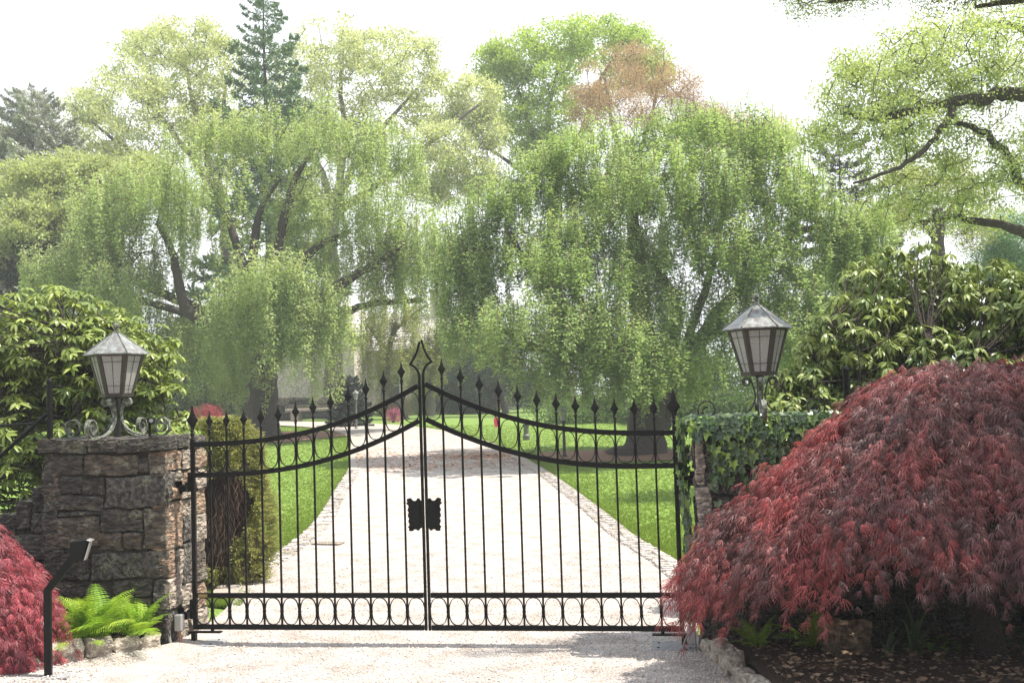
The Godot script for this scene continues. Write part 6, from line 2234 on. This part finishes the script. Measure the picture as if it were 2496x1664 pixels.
func make_trees() -> void:
	var strand := strand_mesh(76, 0.078, 0.040, 201)
	var strand_short := strand_mesh(72, 0.068, 0.037, 202)
	var tuft := cluster_mesh(20, 0.36, 0.20, 203, 0.55)
	var tuft_mid := cluster_mesh(16, 0.42, 0.22, 205, 0.5)
	var tuft_fine := cluster_mesh(30, 0.20, 0.10, 204, 0.6)
	# the two weeping trees
	tree("weeping_tree", "weeping tree with hanging curtains of leaves left of the driveway bend", "tree", "weeping trees beside the drive", WEEP_L_LIMBS, WEEP_L_PADS, {seed = 1, per_m3 = 7.0, least = 8, bark = M.bark, leaf = strand, ca = Color(0.32, 0.43, 0.18), cb = Color(0.50, 0.60, 0.31), weep = true, lines = 12, spread = 0.9, lift = 0.25, thin = 0.014, flare = 0.4, bare = Vector3(-8.9, 8.6, -22.6), bare_r = 0.9})
	tree("weeping_tree", "broad dense weeping tree behind the right gate leaf", "tree", "weeping trees beside the drive", WEEP_R_LIMBS, WEEP_R_PADS, {seed = 2, per_m3 = 17.0, least = 12, bark = M.bark, leaf = strand_short, ca = Color(0.27, 0.40, 0.15), cb = Color(0.45, 0.57, 0.28), weep = true, lines = 12, spread = 0.75, lift = 0.25, thin = 0.011, flare = 0.9})
	# pale young oaks behind on the left
	var young := {seed = 3, per_m3 = 4.0, least = 40, bark = M.bark_grey, leaf = tuft, ca = Color(0.48, 0.54, 0.29), cb = Color(0.63, 0.67, 0.42), tufts = 4, spread = 0.42, size = 0.42, lift = 0.08, thin = 0.022, wobble = 0.3}
	tree("oak_tree", "pale yellow-green oak rising left of the tall narrow spruce", "tree", "tall trees behind the weeping trees", OAK_A_LIMBS, OAK_A_PADS, young)
	young = young.duplicate()
	young.seed = 4
	tree("oak_tree", "wide pale yellow-green oak rising right of the tall narrow spruce", "tree", "tall trees behind the weeping trees", OAK_B_LIMBS, OAK_B_PADS, young)
	tree("olive_tree", "rounded olive-green tree at the left edge behind the rhododendron", "tree", "tall trees behind the weeping trees", OLIVE_LIMBS, OLIVE_PADS, {seed = 5, per_m3 = 6.0, least = 36, bark = M.bark_grey, leaf = tuft, ca = Color(0.36, 0.43, 0.18), cb = Color(0.50, 0.55, 0.28), tufts = 6, spread = 0.35, size = 0.36, thin = 0.02})
	tree("maple_tree", "bright lime-green maple above the gate's middle", "tree", "tall trees behind the weeping trees", LIME_LIMBS, LIME_PADS, {seed = 6, per_m3 = 4.0, least = 36, bark = M.bark, leaf = tuft, ca = Color(0.34, 0.48, 0.10), cb = Color(0.50, 0.62, 0.18), tufts = 5, spread = 0.45, size = 0.45, thin = 0.022})
	tree("maple_tree", "sparse rusty-red budding maple in front of the lime-green maple", "tree", "tall trees behind the weeping trees", RUSSET_LIMBS, RUSSET_PADS, {seed = 7, per_m3 = 4.0, least = 32, bark = M.bark_grey, leaf = tuft_fine, ca = Color(0.42, 0.25, 0.17), cb = Color(0.48, 0.36, 0.24), tufts = 7, spread = 0.45, size = 0.34, thin = 0.022})
	# oak reaching in from the right
	tree("oak_tree", "spreading oak with dark limbs reaching in from the right edge", "tree", "trees at the right edge", OAK_R_LIMBS, OAK_R_PADS, {seed = 8, per_m3 = 60.0, least = 34, bark = M.bark, leaf = tuft_mid, ca = Color(0.36, 0.46, 0.17), cb = Color(0.54, 0.61, 0.30), tufts = 3, spread = 0.26, size = 0.125, thin = 0.009, loose = 1.45, lift = 0.05, wobble = 0.35})
	tree("maple_tree", "blue-green leafy tree at the right edge above the rhododendron", "tree", "trees at the right edge", TEAL_LIMBS, TEAL_PADS, {seed = 9, per_m3 = 4.0, least = 10, bark = M.bark, leaf = tuft_fine, ca = Color(0.13, 0.27, 0.13), cb = Color(0.22, 0.36, 0.18), tufts = 26, spread = 0.5, size = 0.32, thin = 0.014})
	tree("oak_tree", "thin upright oak with sparse yellow leaves behind the right rhododendron", "tree", "trees at the right edge", BACK_R_LIMBS, BACK_R_PADS, {seed = 10, per_m3 = 4.0, least = 8, bark = M.bark, leaf = tuft_fine, ca = Color(0.30, 0.33, 0.12), cb = Color(0.42, 0.44, 0.18), tufts = 18, spread = 0.5, size = 0.28, thin = 0.014})
	tree("overhanging_tree", "small-leaved branches hanging into the top right corner", "tree", "trees at the right edge", OVERHANG_LIMBS, OVERHANG_PADS, {seed = 11, per_m3 = 60.0, least = 9, bark = M.bark, leaf = tuft_fine, ca = Color(0.16, 0.22, 0.07), cb = Color(0.26, 0.33, 0.12), tufts = 5, spread = 0.14, size = 0.085, thin = 0.005})
	# shade tree out of the frame to the right, and the trees across the street behind the camera
	tree("shade_tree", "leafy tree out of frame whose crown shades the large red maple", "tree", "trees along the street", SHADE_LIMBS, SHADE_PADS, {seed = 16, per_m3 = 3.0, least = 12, bark = M.bark, leaf = tuft_fine, ca = Color(0.08, 0.13, 0.03), cb = Color(0.14, 0.2, 0.05), tufts = 13, spread = 0.6, size = 0.32, thin = 0.012})
	for i in 3:
		var lm := []
		var x: float = [-9.0, 3.0, 14.0][i]
		var z: float = [19.0, 21.0, 18.5][i]
		lm.append([[x, land(x, z) - 0.05, z, 0.35], [x + 0.2, 3.0, z, 0.28], [x, 6.0, z, 0.2], [x + 0.3, 9.0, z, 0.1]])
		var pd := []
		for q in [[-3.5, 4.5, 2.6], [0.0, 4.0, 2.6], [3.5, 4.5, 2.6], [-2.5, 8.0, 2.8], [2.5, 8.0, 2.8], [0.0, 10.5, 2.8], [-4.5, 2.0, 2.0], [4.5, 2.0, 2.0], [0.5, 1.8, 2.0]]:
			pd.append([x + q[0], q[1], z + 0.5, q[2], q[2] * 0.8, 0.0])
		tree("street_tree", ["leafy tree across the street behind the viewer, on the left", "leafy tree across the street right behind the viewer", "leafy tree across the street behind the viewer, on the right"][i], "tree", "trees along the street", lm, pd, {seed = 30 + i, per_m3 = 0.7, least = 14, bark = M.bark, leaf = tuft, ca = Color(0.06, 0.10, 0.025), cb = Color(0.11, 0.16, 0.04), tufts = 10, spread = 1.2, size = 0.85, thin = 0.03})
	# willow before the house
	tree("willow_tree", "yellow-green weeping willow with leaning trunks before the stone house", "tree", "", WILLOW_LIMBS, WILLOW_PADS, {seed = 12, per_m3 = 6.0, least = 7, bark = M.bark_grey, leaf = strand, ca = Color(0.26, 0.31, 0.07), cb = Color(0.38, 0.42, 0.13), weep = true, lines = 7, spread = 0.7, thin = 0.016})
	# darker trees and shrubs low behind
	tree("hemlock_thicket", "dark evergreen thicket behind the right weeping tree", "thicket", "", DARK_R_LIMBS, DARK_R_PADS, {seed = 13, per_m3 = 3.0, least = 12, bark = M.bark_dark, leaf = tuft_fine, ca = Color(0.08, 0.15, 0.05), cb = Color(0.16, 0.25, 0.08), tufts = 26, spread = 0.7, size = 0.45, thin = 0.015})
	tree("yew_thicket", "dark yew trees beside the far lawn right of the gate spear", "thicket", "", YEWS_LIMBS, YEWS_PADS, {seed = 14, per_m3 = 2.0, least = 12, bark = M.bark_dark, leaf = tuft_fine, ca = Color(0.022, 0.05, 0.02), cb = Color(0.05, 0.09, 0.03), tufts = 24, spread = 0.7, size = 0.5, thin = 0.02})
	tree("shrub_thicket", "mixed green shrubs under the left weeping tree", "thicket", "", SHRUB_L_LIMBS, SHRUB_L_PADS, {seed = 15, per_m3 = 1.6, least = 10, bark = M.bark_dark, leaf = tuft_fine, ca = Color(0.10, 0.17, 0.06), cb = Color(0.18, 0.26, 0.09), tufts = 22, spread = 0.8, size = 0.5, thin = 0.02})
	# conifers
	var bough := bough_mesh(301, 26, 0.12, 0.55)
	var bough_blue := bough_mesh(302, 34, 0.10, 0.8)
	conifer("spruce_tree", "tall narrow dark green spruce cut by the top of the photo", "tree", "conifers", on(-13.3, -34.5), 18.3, 3.3, 0.2, {seed = 21, step = 0.75, whorl = 7, leaf = bough, ca = Color(0.14, 0.24, 0.12), cb = Color(0.21, 0.32, 0.17), gap = 0.18, low = 0.05, high = 0.55, curve = 0.7})
	conifer("spruce_tree", "grey-blue spruce with broad top at the left edge", "tree", "conifers", on(-22.9, -33.1), 14.0, 4.2, 0.1, {seed = 22, step = 0.45, whorl = 9, leaf = bough_blue, ca = Color(0.36, 0.40, 0.34), cb = Color(0.48, 0.51, 0.45), gap = 0.08, low = -0.25, high = 0.4, curve = 0.62})
	conifer("spruce_tree", "dark spruce half out of frame beyond the blue spruce", "tree", "conifers", on(-25.9, -36.0), 13.0, 3.4, 0.1, {seed = 23, step = 0.7, whorl = 8, leaf = bough_blue, ca = Color(0.09, 0.13, 0.085), cb = Color(0.14, 0.18, 0.12), gap = 0.1, low = -0.25, high = 0.4, curve = 0.6})
	conifer("spruce_tree", "low dark conifer behind the left rhododendron", "tree", "conifers", on(-18.8, -27.0), 7.5, 2.6, 0.05, {seed = 24, step = 0.5, whorl = 8, leaf = bough_blue, ca = Color(0.022, 0.045, 0.022), cb = Color(0.04, 0.07, 0.03), gap = 0.05, low = -0.2, high = 0.35, curve = 0.6})
	conifer("pine_tree", "dark pine between the right weeping tree and the spreading oak", "tree", "conifers", on(9.2, -33.5), 10.6, 2.6, 0.2, {seed = 25, step = 0.7, whorl = 7, leaf = bough_blue, ca = Color(0.035, 0.06, 0.03), cb = Color(0.06, 0.09, 0.045), gap = 0.15, low = 0.0, high = 0.5, curve = 0.5})
	conifer("spruce_tree", "little blue spruce beside the pale garden lamp", "tree", "conifers", on(-7.6, -27.1), 1.62, 0.62, 0.03, {seed = 26, step = 0.13, whorl = 8, leaf = bough_blue, ca = Color(0.03, 0.055, 0.04), cb = Color(0.055, 0.085, 0.065), gap = 0.0, low = -0.1, high = 0.5, curve = 0.8})
	# garden shrubs
	shrub("clipped_shrub", "clipped round green shrub behind the meeting of the gate leaves", "shrub", "shrubs on the far lawn", on(-9.25, -43.7), Vector3(0.85, 1.35, 0.85), 700, tuft_fine, 0.2, Color(0.06, 0.10, 0.02), Color(0.13, 0.19, 0.04), 401, M.leaf)
	shrub("mound_shrub", "low brownish mounded shrub left of the clipped round shrub", "shrub", "shrubs on the far lawn", on(-10.1, -41.3), Vector3(0.85, 0.95, 0.85), 700, tuft_fine, 0.2, Color(0.07, 0.075, 0.025), Color(0.13, 0.13, 0.045), 402, M.leaf)
	shrub("azalea", "pink flowering azalea on the far lawn right of the gate spear", "azalea", "pink azaleas", on(-9.4, -61.0), Vector3(1.5, 1.75, 1.3), 900, tuft_fine, 0.26, Color(0.38, 0.07, 0.14), Color(0.5, 0.16, 0.25), 403, M.leaf)
	shrub("azalea", "magenta flowering azalea left of the gate spear near the lamp", "azalea", "pink azaleas", on(-7.0, -30.2), Vector3(0.26, 0.5, 0.26), 90, tuft_fine, 0.16, Color(0.45, 0.08, 0.22), Color(0.55, 0.18, 0.34), 404, M.leaf)
	shrub("azalea", "crimson shrub behind the leftmost gate pickets", "azalea", "pink azaleas", on(-12.3, -26.4), Vector3(0.6, 0.7, 0.5), 260, tuft_fine, 0.2, Color(0.36, 0.06, 0.10), Color(0.5, 0.12, 0.17), 405, M.leaf)
	shrub("clipped_shrub", "yellow-green shrub row beyond the pink azalea on the far lawn", "shrub", "shrubs on the far lawn", on(-6.9, -64.0), Vector3(2.6, 2.1, 1.4), 1100, tuft_fine, 0.32, Color(0.13, 0.2, 0.03), Color(0.22, 0.3, 0.05), 406, M.leaf)
	shrub("evergreen_shrub", "dark spreading evergreen on the lawn right of the round shrub", "shrub", "shrubs on the far lawn", on(-7.3, -44.5), Vector3(1.3, 1.7, 1.1), 900, tuft_fine, 0.24, Color(0.02, 0.045, 0.015), Color(0.045, 0.08, 0.025), 407, M.leaf)

func make_near_plants() -> void:
	var bronze := Color(0.075, 0.022, 0.028)
	lace_maple("large red laceleaf maple spreading before the shaded pier", Vector3(5.30, 0.09, 0.64), {seed = 501, top = 1.76, rx = 1.66, rz = 1.0, edge = 0.46, edge_front = 0.90, round = 1.15, flat = 0.15, trunk = 0.085, sprays = 3600, leaves = 12, tiers = 5.5, bias = 0.55, lean = 0.35, ca = Color(0.47, 0.085, 0.09), cb = Color(0.12, 0.06, 0.068), keep_out = AABB(Vector3(3.50, 0, -2), Vector3(1.2, 1.62, 2.22))})
	lace_maple("small red laceleaf maple at the left edge beside the keypad post", Vector3(-1.42, 0.10, 0.92), {seed = 502, top = 0.95, rx = 0.84, rz = 0.5, edge = 0.12, edge_front = 0.12, trunk = 0.05, sprays = 1300, leaves = 12, tiers = 4.5, ca = Color(0.47, 0.07, 0.105), cb = Color(0.26, 0.065, 0.09)})
	rhododendron("tall rhododendron with yellowish leaf whorls behind the fern-side pier", Vector3(-2.0, 0.0, -1.7), [[-2.3, 2.35, -1.7, 0.95, 0.55, 0.7, 190], [-1.5, 2.05, -1.6, 0.65, 0.55, 0.6, 150], [-3.2, 2.3, -2.0, 0.8, 0.5, 0.7, 120], [-2.2, 1.5, -1.6, 1.1, 0.75, 0.7, 170], [-1.25, 1.35, -1.7, 0.5, 0.5, 0.5, 90], [-3.2, 1.4, -1.9, 0.9, 0.8, 0.7, 110], [-2.0, 0.7, -1.5, 1.2, 0.6, 0.6, 90], [-3.1, 0.6, -1.7, 1.0, 0.5, 0.6, 60]], {seed = 601, ca = Color(0.11, 0.165, 0.032), cb = Color(0.28, 0.345, 0.08)})
	rhododendron("broad dark-leaved rhododendron behind the large red maple", Vector3(5.6, 0.0, -2.1), [[5.45, 2.45, -2.1, 0.62, 0.5, 0.5, 130], [5.0, 2.05, -1.7, 0.55, 0.45, 0.5, 110], [6.1, 2.25, -1.9, 0.7, 0.5, 0.6, 130], [6.8, 2.3, -1.9, 0.7, 0.55, 0.6, 120], [5.6, 1.75, -1.6, 0.9, 0.5, 0.6, 170], [6.6, 1.7, -1.7, 0.9, 0.6, 0.6, 150], [4.6, 1.65, -1.5, 0.42, 0.3, 0.4, 70], [4.35, 1.5, -1.3, 0.35, 0.22, 0.35, 50], [5.6, 1.0, -1.5, 1.0, 0.5, 0.6, 80]], {seed = 602, ca = Color(0.11, 0.17, 0.04), cb = Color(0.26, 0.32, 0.08)})
	bald_spruce()
	var fr := []
	for i in 4: fr.append(frond_mesh(701 + i, [Color(0.24, 0.40, 0.035), Color(0.30, 0.46, 0.05), Color(0.20, 0.36, 0.04), Color(0.34, 0.48, 0.07)][i]))
	var n := 0
	for q in [["bright green fern nearest the keypad post", -0.60, 0.72, 0.42, 18], ["bright green fern in the middle of the left clump", -0.47, 0.56, 0.48, 20], ["bright green fern next to the lit corner of the pier", -0.27, 0.36, 0.44, 18], ["small bright fern overhanging the stone edging in front", -0.40, 0.64, 0.38, 16], ["fern standing against the dark pier wall at the back", -0.62, 0.38, 0.50, 14], ["fern half hidden by the small red maple", -0.80, 0.74, 0.42, 15]]:
		fern(q[0], on(q[1], q[2], 0.07), q[3], q[4], fr, 710 + n, M.fern)
		n += 1
	fern("lone fern under the large red maple beside the rock", Vector3(4.33, 0.10, 0.42), 0.36, 11, fr, 740, M.fern)
	fern("low fern under the large red maple near the stone edging", Vector3(3.98, 0.10, 0.42), 0.26, 10, fr, 741, M.fern)
	strap_plant("upright strap-leaved plant under the large red maple", Vector3(4.90, 0.10, 0.55), 14, 0.33, 751, Color(0.10, 0.17, 0.07))
	strap_plant("fallen strap leaves beside the rock under the maple", Vector3(4.72, 0.10, 0.62), 7, 0.2, 752, Color(0.14, 0.2, 0.12))
	leafy_clump("small leafy green plant at the foot of the strap leaves", Vector3(5.0, 0.10, 0.50), 0.2, 0.12, 160, 761, Color(0.10, 0.18, 0.035), 0.045)
	leafy_clump("low leafy plant right of the maple trunk", Vector3(5.50, 0.10, 0.42), 0.26, 0.16, 200, 762, Color(0.08, 0.14, 0.05), 0.05)
	leafy_clump("dark leafy plant behind the strap leaves", Vector3(4.75, 0.10, 0.32), 0.2, 0.3, 160, 763, Color(0.03, 0.06, 0.02), 0.05)

# ---------------------------------------------------------------- scene
func _ready() -> void:
	# camera
	var cam := Camera3D.new()
	cam.name = "camera"
	cam.fov = 34.83
	cam.near = 0.05
	cam.far = 2000.0
	cam.transform = Transform3D(Basis(Vector3.UP, 0.1645) * Basis(Vector3.RIGHT, 0.0502) * Basis(Vector3.BACK, -0.0312), Vector3(3.6441, 1.729, 7.5056))
	add_child(cam)
	cam.current = true
	# sky, exposure
	var env := Environment.new()
	env.background_mode = Environment.BG_SKY
	var sky := Sky.new()
	var sm := ProceduralSkyMaterial.new()
	sm.sky_top_color = lin(0.60, 0.63, 0.68)
	sm.sky_horizon_color = lin(0.72, 0.73, 0.74)
	sm.sky_curve = 0.18
	sm.ground_bottom_color = lin(0.12, 0.12, 0.10)
	sm.ground_horizon_color = lin(0.5, 0.5, 0.5)
	sm.sun_angle_max = 12.0
	sky.sky_material = sm
	env.sky = sky
	env.tonemap_mode = Environment.TONE_MAPPER_LINEAR
	env.tonemap_exposure = 2.55
	env.sdfgi_enabled = true
	env.ssao_enabled = true
	env.ssil_enabled = true
	env.fog_enabled = true
	env.fog_density = 0.0017
	env.fog_light_color = Color(0.95, 0.97, 1.0)
	var we := WorldEnvironment.new()
	we.name = "environment"
	we.environment = env
	add_child(we)
	# sun: high, from the right, in the plane of the gate
	var sun := DirectionalLight3D.new()
	sun.name = "sun"
	sun.light_energy = 1.3
	sun.light_color = Color(1.0, 0.965, 0.90)
	sun.light_angular_distance = 0.5
	sun.shadow_enabled = true
	sun.look_at_from_position(Vector3(0.466, 0.883, -0.056) * 50.0, Vector3.ZERO, Vector3.BACK)
	add_child(sun)
	make_materials()
	make_ground()
	house()
	left_pier()
	var rp := right_pier()
	low_walls()
	maple_wall()
	make_trees()
	gate_leaf("left leaf of the black iron gate with small brass plate", 0.0, 1.0, 1.725)
	gate_leaf("right leaf of the black iron gate beside the ivy covered pier", 3.5, -1.0, 1.748)
	gate_operator("flat gate motor plate under the left gate leaf hinge", 0.0, 1.0)
	gate_operator("flat gate motor plate under the right gate leaf hinge", 3.5, -1.0)
	lantern("weathered copper lantern on scrolled feet on the bare stone pier", Vector3(-0.645, 1.513, -0.09), 0.32, 0.0, 0)
	lantern("weathered copper lantern on scrolled feet on the ivy covered pier", Vector3(4.085, 1.513, -0.09), 0.02, 0.0, 1)
	small_things()
	curbs()
	gutters()
	garden_things()
	make_near_plants()
	ivy_on(rp)
	pebbles()
	bed_litter()
	grass_blades()
